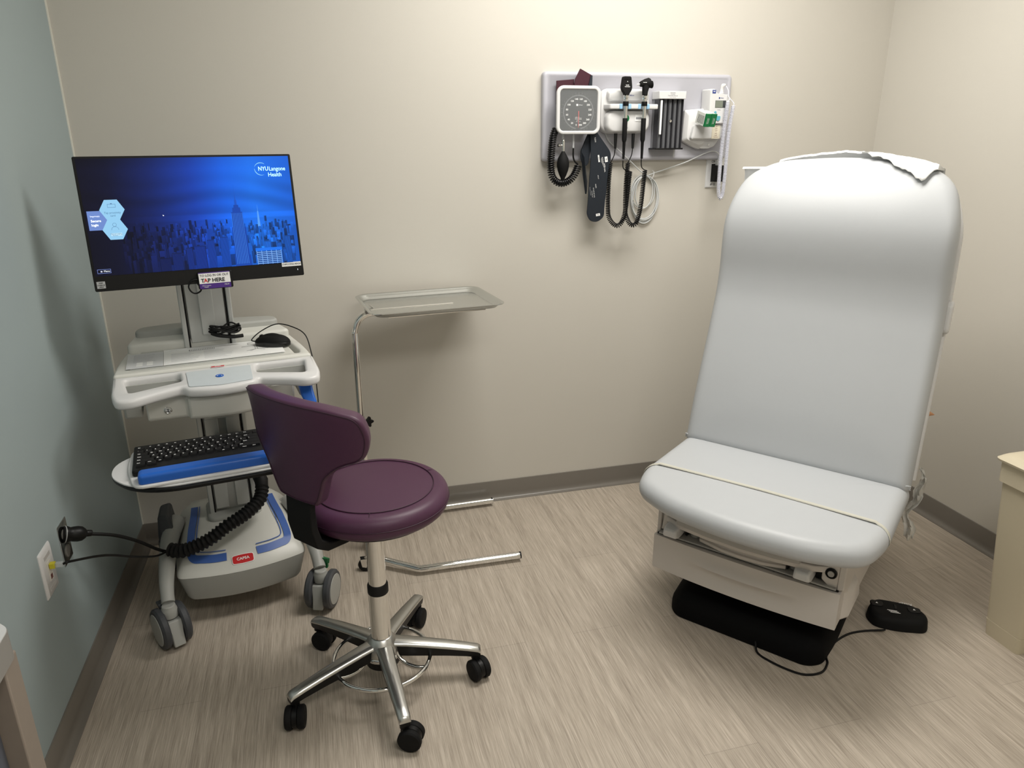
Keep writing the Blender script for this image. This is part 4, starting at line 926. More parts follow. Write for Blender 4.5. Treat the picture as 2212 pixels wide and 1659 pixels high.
# foot pedal
pc = (2.362, -1.125)
fp = thing('foot_pedal', 'black foot control pedal lying on the floor beside the exam table', 'foot pedal', (pc[0], pc[1], 0), R(-33))
po = dens(roundpoly([(-.088, -.01, .05), (-.062, .048, .05), (.0, .047, .04), (.06, .042, .05), (.095, .0, .05), (.082, -.044, .05), (.0, -.058, .06), (-.068, -.052, .05)], .05, 8), .01)
b = B(); b.pillow([(x, y*1.12) for x, y in po], 0, .040, .004, .016, .002, nr=5, caps=5, mp=lambda x, y, z: (x*(1-.06*z/.044), y*(1-.06*z/.044), z)); pd = P('pedal_body', b, BLACKM, fp, smooth=60)
for (x, y) in ((-.055, .012), (.05, .006)):
    b = B(); b.pillow(rrect(x-.019, x+.019, y-.014, y+.014, .010), .039, .044, .001, .002, 0); P('pedal_button', b, BLACK, fp)
    b = B(); b.faces([(x-.004, y-.004, .0446), (x+.004, y-.004, .0446), (x, y+.004, .0446)], [(0, 1, 2)]); P('arrow_mark', b, WHITEINK, fp, smooth=0)
b = B(); b.box(-.006, .002, -.004, .018, .040, .0435); P('pedal_ridge', b, BLACK, fp, bevel=.001)
b = B()
for k in range(3): b.faces([(-.03+k*.004, -.018-k*.005, .0432), (-.002+k*.004, -.018-k*.005, .0432), (0+k*.004, -.0152-k*.005, .0432), (-.028+k*.004, -.0152-k*.005, .0432)], [(0, 1, 2, 3)])
P('logo_mark', b, WHITEINK, fp, smooth=0)
text('lettering', 'Ritter', .016, WHITEINK, fp, (.030, .034, .0428), X=(-1, 0.05, 0), Y=(-.05, -1, 0))
fpm = PM[fp.name].inverted()
b = B(); b.tube(spline([fpm @ Vector(p) for p in ((2.285, -1.172, .014), (2.275, -1.168, .010), (2.23, -1.150, .0035), (2.17, -1.150, .0035), (2.10, -1.175, .0035), (2.045, -1.215, .0035), (2.025, -1.245, .0035), (1.985, -1.272, .0035), (1.935, -1.268, .0035), (1.90, -1.237, .0035), (1.870, -1.19, .0035), (1.858, -1.150, .0035), (1.868, -1.122, .02))], 8), .0032, 8); P('pedal_cord', b, BLACK, fp)

# ------------------------------------------------------------ waste bin
wb = thing('waste_bin', 'tall beige tapered plastic waste bin with lid beside the right wall', 'bin', (2.70, -1.31, 0))
def br(x0, x1, y0, y1, z, r=.012): return [(x-2.70, y+1.31, z) for x, y in rrect(x0, x1, y0, y1, r, 4)]
b = B(); b.loft([br(2.582, 2.86, -1.358, -1.246, 0), br(2.574, 2.865, -1.362, -1.244, .055)]); P('plinth', b, BIN, wb, smooth=40)
b = B(); b.loft([br(2.575, 2.864, -1.361, -1.245, .056), br(2.524, 2.90, -1.388, -1.247, .40), br(2.506, 2.915, -1.40, -1.248, .535)]); P('bin_body', b, BIN, wb, smooth=40)
b = B(); b.loft([br(2.498, 2.925, -1.408, -1.244, .525), br(2.494, 2.93, -1.412, -1.243, .585)]); P('bin_rim', b, BIN, wb, smooth=40)
b = B(); b.loft([br(2.482, 2.94, -1.425, -1.235, .588, .02), br(2.480, 2.94, -1.427, -1.234, .594, .02), br(2.487, 2.933, -1.42, -1.24, .600, .022), br(2.495, 2.925, -1.41, -1.248, .606, .02), br(2.51, 2.91, -1.395, -1.262, .609, .02)]); P('bin_lid', b, BIN, wb, smooth=50)

# ------------------------------------------------------------ side table at the left edge
stb = thing('side_table', 'white-topped side table with grey-brown legs at the lower left edge', 'table', (.10, -1.82, 0))
TZ = .70
P('table_top', B().prism([(x, y) for x, y in roundpoly([(-.09, -.40), (.079, -.40), (.079, .297), (.055, .322), (-.09, .322)], .012, 4)], TZ-.002, TZ), mat('white laminate', (205, 206, 206), .45), stb, smooth=0)
P('top_edge', B().prism([(x, y) for x, y in roundpoly([(-.09, -.40), (.080, -.40), (.080, .297), (.056, .322), (-.09, .322)], .012, 4)], TZ-.052, TZ-.002), mat('grey edge band', (140, 138, 134), .5), stb, smooth=0)
for x, y in ((.028, .265), (.028, -.39), (-.085, .265), (-.085, -.39)): P('leg', B().box(x, x+.046, y, y+.05, 0, TZ-.052), TAUPE, stb, bevel=.003)
P('side_panel', B().box(.035, .045, -.34, .262, .12, TZ-.06), SLATE, stb)

# ------------------------------------------------------------ left wall: plates and cables
NETP = ((.037, -.876, .445), (.055, -.868, .445), (.10, -.765, .392), (.14, -.64, .305), (.168, -.55, .25), (.192, -.500, .236), (.23, -.502, .239))
POWP = ((.058, -.712, .433), (.10, -.672, .400), (.135, -.60, .335), (.165, -.53, .262), (.190, -.500, .231), (.23, -.502, .236))
npn = thing('network_plate', 'white network wall plate with a yellow and a red-marked port on the left wall', 'wall plate', (0, -.876, .432))
b = B(); b.loft([[(x, y, z) for y, z in rrect(-.040, .040, -.0625, .0625, .004, 3)] for x in (0, .002)]+[[(.006, y, z) for y, z in rrect(-.034, .034, -.057, .057, .004, 3)]]); P('cover_plate', b, WHITE, npn)
b = B(); b.box(.006, .0072, -.012, .012, -.026, .026); P('port_insert', b, mat('off white insert', (222, 218, 212), .5), npn, bevel=.001)
b = B(); b.box(.007, .0078, -.006, .006, -.022, -.010); P('red_port', b, mat('dull red port', (112, 70, 66), .6), npn)
b = B(); b.box(.006, .0065, -.02, .02, .036, .046).box(.006, .0065, -.02, .02, -.048, -.038); P('label_window', b, mat('pale label', (190, 188, 186), .5), npn)
nc = thing('network_cable', 'black network cable plugged into the white plate on the left wall', 'cable', (0.008, -.876, .445))
ncm = PM[nc.name].inverted()
b = B(); b.box(0, .012, -.007, .007, -.007, .007); P('plug_boot', b, YELLOW, nc, bevel=.001, label='yellow plug end')
b = B(); b.box(.012, .030, -.0055, .0055, -.0055, .0055); P('plug', b, CLEARP, nc, bevel=.001)
def cartw(x, y, z): return Vector(onc(x, y, z))
b = B(); b.tube(spline([ncm @ Vector(p) for p in NETP], 8), .0032, 8); P('cable', b, BLACK, nc)
so_ = thing('power_outlet', 'stainless steel power outlet plate on the left wall', 'outlet', (0, -.735, .432))
b = B(); b.loft([[(x, y, z) for y, z in rrect(-.035, .035, -.0575, .0575, .003, 3)] for x in (0, .0015)]+[[(.0025, y, z) for y, z in rrect(-.033, .033, -.0555, .0555, .003, 3)]]); P('cover_plate', b, STEEL, so_)
for zz in (.02, -.027):
    b = B(); b.lathe([(.0165, 0), (.0165, .002), (.015, .0025)], (.0025, 0, zz), (1, 0, 0)); P('receptacle', b, mat('grey receptacle', (120, 118, 114), .4), so_)
pcord = thing('power_cable', 'thick black power cord with a bulky plug in the steel outlet', 'power cord', (.003, -.735, .452))
pm_ = PM[pcord.name].inverted()
o0 = Vector((.004, -.745, .458))
b = B(); b.lathe([(.021, 0), (.0225, .004), (.0215, .010), (.0185, .016), (.0195, .022), (.0205, .034), (.019, .044), (.013, .052), (.009, .055), (.0085, .066), (.0075, .068)], pm_ @ o0, Vector((1, .5, -.35)), 32); P('plug', b, BLACK, pcord, smooth=50)
b = B(); b.lathe([(.0226, .003), (.0229, .004), (.0226, .005)], pm_ @ o0, Vector((1, .5, -.35)), 32); P('plug_ring', b, mat('pale ring', (170, 172, 172), .4), pcord)
b = B(); b.tube(spline([pm_ @ Vector(p) for p in POWP], 8), .0048, 10); P('cable', b, RUBBER, pcord)

# ------------------------------------------------------------ wall board and instruments
def W(x, y, z): return (x, y, z)
wbd = thing('mounting_board', 'large pale grey wall board that carries the diagnostic instruments', 'wall board', (1.909, 0, 1.362))
b = B()
def bring(dx, y, r): return [(x-1.909, y, z-1.362) for x, z in rrect(1.536+dx, 2.283-dx, 1.355+dx, 1.660-dx, r, 6)]
b.loft([bring(0, 0, .014), bring(0, -.016, .014), bring(.002, -.022, .014), bring(.008, -.024, .013), bring(.014, -.024, .012), bring(.016, -.0225, .011)]); P('board_panel', b, BOARD, wbd, smooth=60)
YB = -.024
def wth(name, label, cat, x, z, group=None): return thing(name, label, cat, (x, YB, z), 0, group)
def PW(name, b, m, par, **k): return P(name, b, m, par, world=True, **k)
# --- blood pressure gauge
ga = wth('blood_pressure_gauge', 'square white blood pressure gauge with dark dial and coiled black tube', 'gauge', 1.646, 1.45)
GY = -.088
outer = rrect(1.565, 1.729, 1.449, 1.610, .026, 8)
PW('case', plate(outer, [rrect(1.5775, 1.7165, 1.4605, 1.598, .014, 6)], .012, .0035, lambda x, y, z: (x, GY-z+.006, y)), WHITE, ga, smooth=50)
b = B(); b.loft([[(x, y, z) for x, z in rrect(1.565+k, 1.729-k, 1.449+k, 1.610-k, .024, 6)] for y, k in ((YB, .02), (-.06, .014), (-.082, .002))]); PW('rear_case', b, mat('grey rear case', (170, 170, 174), .4), ga)
b = B(); b.box(1.574, 1.720, GY+.001, GY+.004, 1.457, 1.601); df = PW('dial_face', b, DIAL, ga, smooth=0)
cx_, cz_ = 1.6475, 1.523
b = B()
def tick(a, r0, r1, wd): 
    ca, sa = math.cos(a), math.sin(a); n_ = (-sa*wd/2, ca*wd/2)
    b.faces([(cx_+ca*r0+n_[0], GY+.0006, cz_+sa*r0+n_[1]), (cx_+ca*r0-n_[0], GY+.0006, cz_+sa*r0-n_[1]), (cx_+ca*r1-n_[0], GY+.0006, cz_+sa*r1-n_[1]), (cx_+ca*r1+n_[0], GY+.0006, cz_+sa*r1+n_[1])], [(0, 1, 2, 3)])
def vang(v): return R(-90-14-(332/300)*v*1.0) if 0 else R(-90-v/300*344 - 0)
A0 = lambda v: R(-100-(340*v/300))
for k in range(0, 151): tick(A0(k*2), .053, .0575 if k % 5 else .0575, .0007)
for k in range(0, 31): tick(A0(k*10), .0605, .0645, .0006)
PW('dial_ticks', b, GREYINK, df, smooth=0)
ms = []
for v in range(0, 301, 20):
    a = A0(v); me = textmesh(str(v), .0085, bold=.0001, ext=.0001); me.transform(basis((cx_+.0435*math.cos(a), GY+.0004, cz_+.0435*math.sin(a)), (1, 0, 0), (0, 0, 1))); ms.append(me)
PW('dial_numbers', merge(ms), WHITEINK, df, smooth=0)
b = B(); b.box(cx_-.0085, cx_-.002, GY+.0002, GY+.001, cz_+.0205, cz_+.027); PW('dial_logo', b, WHITEINK, df, smooth=0)
ms = []
for s_, dx, dz, sz in (('W', -.0052, .0237, .005), ('Hillrom', .0075, .0235, .0045), ('LATEX FREE', -.004, -.017, .003), ('NOT MADE WITH', .000, -.020, .003), ('NATURAL RUBBER', 0, -.0235, .003), ('mmHg', -.002, -.0275, .003), ('MERCURY FREE', .0, -.0315, .0025)):
    me = textmesh(s_, sz, ext=.0001); me.transform(basis((cx_+dx, GY+.0001, cz_+dz), (1, 0, 0), (0, 0, 1))); ms.append(me)
PW('dial_text', merge(ms), WHITEINK, df, smooth=0)
b = B(); b.loft([[(cx_-.0012, GY-.001, cz_+.0035), (cx_+.0012, GY-.001, cz_+.0035), (cx_+.0005, GY-.001, cz_-.052), (cx_-.0005, GY-.001, cz_-.052)], [(cx_-.0012, GY-.002, cz_+.0035), (cx_+.0012, GY-.002, cz_+.0035), (cx_+.0005, GY-.002, cz_-.052), (cx_-.0005, GY-.002, cz_-.052)]]); PW('pointer', b, mat('red pointer', (214, 84, 78), .4), ga, smooth=0, label='thin red pointer')
b = B(); b.box(1.577, 1.717, GY-.0035, GY-.003, 1.460, 1.5985); PW('window', b, mat('clear window', (240, 244, 246), .04, alpha=.07), ga, smooth=0)
b = B(); b.tube(helix([(1.575, -.060, 1.47), (1.563, -.062, 1.44), (1.556, -.066, 1.39), (1.553, -.07, 1.34), (1.559, -.07, 1.305), (1.578, -.07, 1.284), (1.603, -.07, 1.281), (1.628, -.07, 1.292), (1.645, -.07, 1.312), (1.658, -.068, 1.342)], .0108, 40, 10), .0034, 6)
PW('coiled_tube', b, BLACKG, ga, smooth=80)
b = B(); b.tube([(1.6375, -.07, 1.452), (1.6375, -.07, 1.402)], .0035, 10).tube([(1.597, -.07, 1.455), (1.5975, -.07, 1.43)], .0045, 10); PW('connector_tube', b, CLEARP, ga)
b = B(); b.tube(spline([(1.6375, -.07, 1.404), (1.638, -.07, 1.372), (1.645, -.07, 1.355), (1.657, -.068, 1.346)], 6), .0032, 8); PW('short_tube', b, BLACK, ga)
# --- bulb
bu = wth('inflation_bulb', 'black rubber squeeze bulb hanging below the blood pressure gauge', 'bulb', 1.598, 1.30)
b = B(); b.lathe([(.0055, 1.392), (.007, 1.388), (.013, 1.378), (.019, 1.367), (.0222, 1.352), (.022, 1.34), (.019, 1.325), (.013, 1.309), (.0075, 1.298), (.0065, 1.289), (.006, 1.287)], (1.5985, -.072, 0), seg=40); PW('bulb_body', b, BLACKM, bu, smooth=80)
b = B(); b.lathe([(.0052, 1.39), (.0058, 1.392), (.0058, 1.425), (.004, 1.432)], (1.5985, -.072, 0)); b.cyl((1.596, -.072, 1.412), (1.583, -.076, 1.412), .0025); b.lathe([(.002, 0), (.006, .001), (.006, .006), (.002, .007)], (1.583, -.076, 1.412), (-1, -.3, 0)); PW('air_valve', b, CHROME, bu, label='chrome air valve')
# --- cuffs
def strip(name, pts, th, m, par, curl=None, **k):
    ol = [(x, z) for x, z in pts]; b_ = B(); y0 = k.pop('y', -.07)
    f = curl or (lambda x, z: 0)
    b_.loft([[(x, y0+f(x, z), z) for x, z in ol], [(x, y0-th+f(x, z), z) for x, z in ol]]); return PW(name, b_, m, par, bevel=.001, smooth=30, **k)
mc = wth('blood_pressure_cuff', 'folded maroon blood pressure cuff tucked behind the gauge', 'cuff', 1.645, 1.60)
strip('cuff_band', [(1.580, 1.55), (1.580, 1.628), (1.645, 1.634), (1.648, 1.55)], .006, MAROON, mc, y=-.036)
strip('cuff_fold', [(1.636, 1.56), (1.645, 1.632), (1.664, 1.668), (1.706, 1.648), (1.706, 1.56)], .006, MAROON, mc, y=-.046)
strip('cuff_edge', [(1.690, 1.56), (1.694, 1.61), (1.703, 1.648), (1.709, 1.646), (1.708, 1.56)], .003, NAVY, mc, y=-.053)
nv = wth('blood_pressure_cuff', 'long navy blue blood pressure cuff with white print hanging below the gauge', 'cuff', 1.74, 1.15)
op = roundpoly([(1.700, 1.462, .005), (1.722, 1.462, .005), (1.785, 1.385, .02), (1.782, 1.345, .03), (1.766, 1.20, .04), (1.765, 1.155, .03), (1.740, 1.137, .03), (1.712, 1.140, .03), (1.696, 1.165, .03), (1.699, 1.205, .03), (1.706, 1.37, .02)], .02, 5)
pn = strip('cuff_panel', op, .005, NAVY, nv, y=-.066)
strip('cuff_fold', roundpoly([(1.702, 1.462), (1.672, 1.392), (1.672, 1.365), (1.684, 1.335), (1.700, 1.345), (1.708, 1.39), (1.708, 1.462)], .006, 3), .010, NAVY, nv, y=-.05)
b = B(); b.loft([[(1.672, -.058, 1.392), (1.68, -.072, 1.37), (1.686, -.06, 1.34)], [(1.680, -.058, 1.31), (1.688, -.07, 1.30), (1.700, -.056, 1.285)], [(1.692, -.058, 1.24), (1.696, -.062, 1.24), (1.700, -.056, 1.25)]]); PW('cuff_fold', b, NAVY, nv)
X_, Y_ = Vector((.16, 0, -.99)), Vector((.99, 0, .16))
def ct(s_, sz, x, z, m=WHITEINK, X=X_, Y=Y_, **k):
    me = textmesh(s_, sz, ext=.0001, **k); me.transform(basis((x, -.0718, z), X, Y)); return me
b = B(); mt = basis((1.7655, -.0715, 1.362), X_, Y_)
def cr(o, hx, hy): 
    mt = basis((o[0], -.0715, o[1]), X_, Y_); return [mt @ Vector(p) for p in ((-hx, -hy, 0), (hx, -hy, 0), (hx, hy, 0), (-hx, hy, 0))]
b.faces(cr((1.7655, 1.362), .0095, .0055), [(0, 1, 2, 3)]); b.faces(cr((1.7405, 1.164), .0045, .008), [(0, 1, 2, 3)]); b.faces(cr((1.7365, 1.365), .0125, .0028), [(0, 1, 2, 3)])
PW('printed_patch', b, WHITEINK, pn, smooth=0)
ms = [ct('Hillrom.', .0095, 1.7605, 1.332), ct('REORDER REUSE-11', .0034, 1.7505, 1.355), ct('BLOOD PRESSURE CUFF', .0034, 1.754, 1.352), ct('WelchAllyn', .0034, 1.747, 1.358), ct('ADULT', .0045, 1.7365, 1.30), ct('INDEX', .005, 1.728, 1.268), ct('o o o o o o', .0075, 1.722, 1.245), ct('1 2 3 4 5 6 7', .0048, 1.7145, 1.24), ct('+-----------------+', .0045, 1.707, 1.25), ct('FLEXI', .007, 1.720, 1.43)]
PW('printed_text', merge(ms), WHITEINK, pn, smooth=0)
ms = [ct('ADULT', .0038, 1.7365, 1.365), ct('OK', .0055, 1.7405, 1.164, X=Vector((1, 0, 0)), Y=Vector((0, 0, 1))), ct('W', .008, 1.7655, 1.362)]
for me in ms: me.transform(Matrix.Translation((0, -.0002, 0)))
PW('patch_text', merge(ms), INK, pn, smooth=0)
# --- charger with two instruments
ch = wth('instrument_charger', 'white wall charger cradle holding the two diagnostic heads', 'charger', 1.84, 1.45)
b = B(); b.loft([[(x, y, z) for x, z in rrect(1.741+k, 1.938-k, 1.4505+k, 1.606-k, .04, 8)] for y, k in ((YB, 0), (-.046, .002), (-.052, .006))]); PW('charger_back', b, WHITE, ch, smooth=50)
b = B(); b.loft([[(x, y, z) for x, z in rrect(1.758+k, 1.930-k, 1.4535+k*.7, 1.530-k*.4, .026, 8)] for y, k in ((-.045, 0), (-.066, .001), (-.078, .006), (-.08, .012))]); PW('charger_front', b, WHITE, ch, smooth=50)
b = B(); b.loft([[(x, y, z) for x, z in rrect(1.764+k, 1.926-k, 1.560+k, 1.601-k, .013, 8)] for y, k in ((-.045, 0), (-.062, .001), (-.07, .006))]); PW('charger_crown', b, WHITE, ch, smooth=50)
P('cradle_bar', plate([(x, y) for x, y in roundpoly([(1.755, -.05), (1.765, -.092), (1.806, -.100), (1.8125, -.086), (1.8285, -.086), (1.835, -.100), (1.877, -.100), (1.8835, -.086), (1.8995, -.086), (1.906, -.100), (1.950, -.096), (1.950, -.05)], .005, 4)], [], .017, .003, lambda x, y, z: (x, y, 1.534+z)), WHITE, ch, world=True)
for xc in (1.8205, 1.8915):
    for s_ in (-1, 1): PW('grip_pad', B().box(xc+s_*.0165-.006, xc+s_*.0165+.006, -.1015, -.088, 1.5335, 1.5515), PALEBLUE, ch, bevel=.002, label='pale blue grip pad')
b = B(); b.cyl((1.833, -.0795, 1.503), (1.833, -.081, 1.503), .0125); PW('green_dot_sticker', b, GREEN, ch)
b = B(); b.box(1.868, 1.906, -.0812, -.0802, 1.493, 1.516); PW('serial_sticker', b, PAPER, ch, smooth=0)
b = B(); b.box(1.871, 1.903, -.0815, -.0812, 1.500, 1.507)
PW('sticker_bars', b, GREYINK, ch, smooth=0)
b = B(); b.box(1.838, 1.843, -.0712, -.0702, 1.576, 1.586); PW('logo_square', b, NAVYLOGO, ch, smooth=0)
me = textmesh('Hillrom', .006, ax='LEFT'); me.transform(basis((1.846, -.0708, 1.581), (1, 0, 0), (0, 0, 1))); PW('lettering', me, NAVYLOGO, ch, smooth=0)
b = B(); b.tube([(1.839+.0025*math.cos(a), -.0806, 1.471+.0022*math.sin(a)) for a in [2*PI*k/12 for k in range(12)]], .0004, 5, closed=True); PW('indicator_mark', b, GREYINK, ch)
def cord(par, x0, top, yl, xl, xr, zb, xt, zt2, turns):
    # strain relief under the charger, left rising coil, U bottom, right coil to the handle
    bq = B(); bq.lathe([(.0062, top), (.0058, top-.025), (.0042, top-.052), (.0022, top-.053)], (x0, -.066, 0)); PW('strain_relief', bq, RUBBER, par)
    bq = B(); bq.tube(spline([(x0, -.066, top-.05), (x0-.003, -.066, top-.075), (x0-.012, -.066, top-.095), (xl, -.066, top-.103)], 6), .0019, 6); PW('cord_lead', bq, BLACK, par)
    ztop = top-.103
    path = [(xl, -.066, ztop), (xl-.005, -.068, ztop-.08), (xl-.004, -.07, zb+.06), (xl+.004, -.072, zb+.028), ((xl+xr)/2-.008, -.074, zb+.006), ((xl+xr)/2+.010, -.076, zb+.006), (xr-.008, -.078, zb+.03), (xr-.001, -.082, zb+.075), (xr+.003, -.086, zt2-.05), (xr+.006, -.088, zt2)]
    bq = B(); bq.tube(helix(path, .0073, turns, 9), .0021, 5); PW('coiled_cord', bq, BLACK, par, smooth=80)
    bq = B(); bq.tube(spline([(xr+.006, -.088, zt2), (xt+.006 if xt < xr else xt+.010, -.094, zt2+.012), (xt, -.10, zt2+.04)], 8), .0019, 6); PW('cord_lead', bq, BLACK, par)
def handle(par, xc, zt):
    Yh = -.103
    PW('ring', B().lathe([(.0085, zt), (.010, zt-.002), (.010, zt-.010), (.0085, zt-.0115)], (xc, Yh, 0)), CHROME, par)
    PW('neck', B().lathe([(.0082, zt-.0115), (.0082, zt-.021)], (xc, Yh, 0)), CHROME, par)
    PW('collar', B().lathe([(.010, zt-.021), (.0105, zt-.023), (.0105, zt-.035), (.0098, zt-.0365)], (xc, Yh, 0)), BLACK, par)
    PW('handle_tube', B().lathe([(.0075, zt-.036), (.0075, zt-.078)], (xc, Yh, 0)), CHROME, par)
    bq = B(); bq.lathe([(.0082, zt-.077), (.009, zt-.080), (.0086, zt-.15), (.0066, zt-.157), (.0056, zt-.159), (.0044, zt-.215), (.0025, zt-.217)], (xc, Yh, 0)); PW('grip', bq, BLACKM, par)
ophth = wth('ophthalmoscope', 'black ophthalmoscope with flat paddle head, left of the two handles', 'ophthalmoscope', 1.82, 1.45)
b = B(); hd = roundpoly([(1.8035, 1.641, .006), (1.8335, 1.641, .006), (1.8385, 1.606, .01), (1.837, 1.596, .01), (1.829, 1.585, .006), (1.8285, 1.580, .002), (1.8105, 1.580, .002), (1.810, 1.585, .006), (1.801, 1.596, .01), (1.799, 1.606, .01)], .006, 5)
b.loft([[(x, -.094, z) for x, z in hd], [(x, -.112, z) for x, z in hd]]); hh_ = PW('head', b, BLACKM, ophth, bevel=.003)
b = B(); b.box(1.807, 1.831, -.1126, -.1118, 1.6295, 1.6335); PW('slot', b, BLACKG, hh_, smooth=0)
ms = []
for s_, sz, z in (('A', .005, 1.624), ('SILVER', .0042, 1.612), ('HALOGEN', .0042, 1.607)):
    me = textmesh(s_, sz, bold=.0001, ext=.0001); me.transform(basis((1.819, -.1126, z), (1, 0, 0), (0, 0, 1))); ms.append(me)
PW('lettering', merge(ms), WHITEINK, hh_, smooth=0)
handle(ophth, 1.8195, 1.580); cord(ophth, 1.8015, 1.4515, 0, 1.7845, 1.8485, 1.118, 1.8195, 1.318, 72)
oto = wth('otoscope', 'black otoscope with angled head and metal tip, right of the two handles', 'otoscope', 1.89, 1.45)
b = B(); rg = []
for (x, z, rz, ry) in ((1.869, 1.6165, .006, .006), (1.873, 1.617, .0095, .010), (1.889, 1.6205, .0135, .0125), (1.903, 1.6215, .0165, .014), (1.909, 1.620, .016, .0135), (1.913, 1.617, .010, .010)): rg.append([(x+.25*rz*math.sin(a)*-.3, -.103+ry*math.cos(a), z+rz*math.sin(a)) for a in [2*PI*k/24 for k in range(24)]])
b.loft(rg); b.lathe([(.009, 0), (.009, .004), (.0125, .0045), (.0125, .0085), (.010, .009)], (1.909, -.103, 1.6155), (1, 0, .06))
b.loft([[(x+1.8925+ox, -.103+y, z) for x, y in [(w_*math.cos(a), .0115*math.sin(a)) for a in [2*PI*k/20 for k in range(20)]]] for z, w_, ox in ((1.622, .0155, -.001), (1.605, .0125, .001), (1.592, .0105, -.001), (1.580, .009, -.001))]); oh = PW('head', b, BLACKM, oto, smooth=60)
b = B(); b.lathe([(.0045, 0), (.0038, .004), (.0018, .013), (.0014, .0135)], (1.871, -.103, 1.6155), (-1, 0, -.02)); PW('ear_tip', b, CHROME, oto, label='metal ear tip')
me = textmesh('MacroView', .003, bold=.0001, ext=.0001); me.transform(basis((1.884, -.1168, 1.6215), (1, 0, 0), (0, 0, 1))); PW('lettering', me, WHITEINK, oh, smooth=0)
handle(oto, 1.8915, 1.580); cord(oto, 1.8705, 1.4515, 0, 1.8545, 1.9085, 1.118, 1.8915, 1.322, 72)
# --- specula dispenser
ds = wth('specula_dispenser', 'upright clear ear tip dispenser with white cap and five tubes on the wall board', 'dispenser', 2.01, 1.39)
b = B(); b.box(1.957, 2.064, -.086, YB, 1.5695, 1.5965); PW('cap', b, WHITE, ds, bevel=.002)
ms = []
for s_, sz, z in (('WelchAllyn', .0045, 1.591), ('KleenSpec', .0045, 1.5862), ('Disposable Specula', .005, 1.581), ('4 mm   2.75 mm', .0035, 1.575)):
    me = textmesh(s_, sz, ext=.0001); me.transform(basis((2.010, -.0863, z), (1, 0, 0), (0, 0, 1))); ms.append(me)
PW('lettering', merge(ms), GREYINK, ds, smooth=0)
b = B()
for k in range(6):
    x = 1.9625+k*.0193; b.tube([(x+.001, -.070, 1.569), (x+.001, -.070, 1.402)], .0006, 4)
tubes = B()
for k in range(5):
    xc = 1.972+k*.0193; tubes.loft([[(xc+.0092*math.cos(a), -.056+.018*math.sin(a), z) for a in [2*PI*j/20 for j in range(20)]] for z in (1.400, 1.5695)])
b.bm.free(); PW('tube', tubes, SMOKE, ds, smooth=60, label='smoked clear tubes')
b = B(); b.box(1.9605, 2.0595, -.040, -.028, 1.400, 1.5695); PW('rear_wall', b, mat('dispenser grey back', (150, 151, 156), .4), ds)
b = B()
for x in (1.9615, 1.981, 2.0003, 2.0195, 2.039, 2.0585): b.box(x-.0008, x+.0008, -.079, -.042, 1.400, 1.5695)
PW('divider', b, mat('dark divider', (58, 58, 62), .3), ds, smooth=0)
b = B(); b.box(1.9535, 2.0655, -.084, YB, 1.3945, 1.400); PW('base_bar', b, BLACK, ds, bevel=.001)
b = B(); b.box(1.9665, 1.9735, -.082, -.0765, 1.448, 1.565); PW('paper_slip', b, PAPER, ds, smooth=0)
b = B(); b.lathe([(.0045, 0), (.0045, .003), (.002, .0035)], (2.0095, -.078, 1.494), (0, -1, 0)); PW('latch_pin', b, CHROME, ds)
b = B(); b.tube([(2.046, -.05, 1.396), (2.045, -.05, 1.366)], .0022, 8); PW('release_tab', b, WHITE, ds)
# --- thermometer holder + thermometer + boxes
hl = wth('thermometer_holder', 'white moulded holder pocket under the thermometer', 'holder', 2.15, 1.40)
b = B(); b.loft([[(x, y, z) for x, z in roundpoly([(2.083, 1.534), (2.17, 1.540), (2.17, 1.40), (2.150, 1.394), (2.120, 1.406), (2.079, 1.426)], .006, 4)] for y in (YB, -.045)]+[[(x, -.058, z) for x, z in roundpoly([(2.095, 1.52), (2.165, 1.522), (2.165, 1.415), (2.145, 1.41), (2.12, 1.418), (2.092, 1.432)], .01, 4)]]); PW('holder_wing', b, WHITE, hl, bevel=.002)
b = B(); b.loft([[(x, y, z) for x, z in roundpoly([(2.112, 1.482), (2.236, 1.482), (2.232, 1.43), (2.10, 1.43)], .01, 4)] for y in (YB, -.074)]+[[(x, -.079, z) for x, z in roundpoly([(2.12, 1.478), (2.230, 1.478), (2.226, 1.434), (2.108, 1.434)], .01, 4)]]); PW('holder_pocket', b, WHITE, hl, bevel=.003)
b = B(); b.loft([[(x, y, z) for x, z in roundpoly([(2.10, 1.43), (2.232, 1.43), (2.212, 1.404), (2.188, 1.396), (2.160, 1.396), (2.135, 1.408)], .006, 4)] for y in (YB, -.05)]); PW('holder_base', b, WHITE, hl, bevel=.002)
b = B(); b.lathe([(.0042, 0), (.0042, .0015), (.002, .002)], (2.190, -.05, 1.410), (0, -1, 0)); PW('lock', b, CHROME, hl)
b = B(); b.box(2.183, 2.217, -.0802, -.079, 1.432, 1.480); PW('instruction_label', b, mat('cream label', (218, 210, 190), .6), hl, smooth=0)
ms = []; random.seed(3)
for k in range(7):
    me = textmesh(['Oral', 'Press', 'Probe', 'Tip', 'Mode', 'Rectal', 'No Sterile'][k], .004, ext=.0001); me.transform(basis((2.200, -.0804, 1.475-k*.0062), (1, 0, 0), (0, 0, 1))); ms.append(me)
PW('label_text', merge(ms), mat('brown ink', (120, 70, 60), .6), hl, smooth=0)
tm_ = wth('digital_thermometer', 'white digital thermometer with grey display and white coiled probe cord', 'thermometer', 2.20, 1.49)
b = B(); b.loft([[(x, y, z) for x, z in roundpoly([(2.158+k, 1.606-k), (2.182, 1.606-k), (2.188, 1.590), (2.238, 1.586), (2.244-k, 1.580-k), (2.246-k, 1.515), (2.240-k, 1.484+k), (2.172+k, 1.484+k), (2.160+k, 1.52)], .006, 4)] for y, k in ((-.028, 0), (-.082, 0), (-.088, .003))]); th_ = PW('thermometer_body', b, WHITE, tm_, bevel=.001)
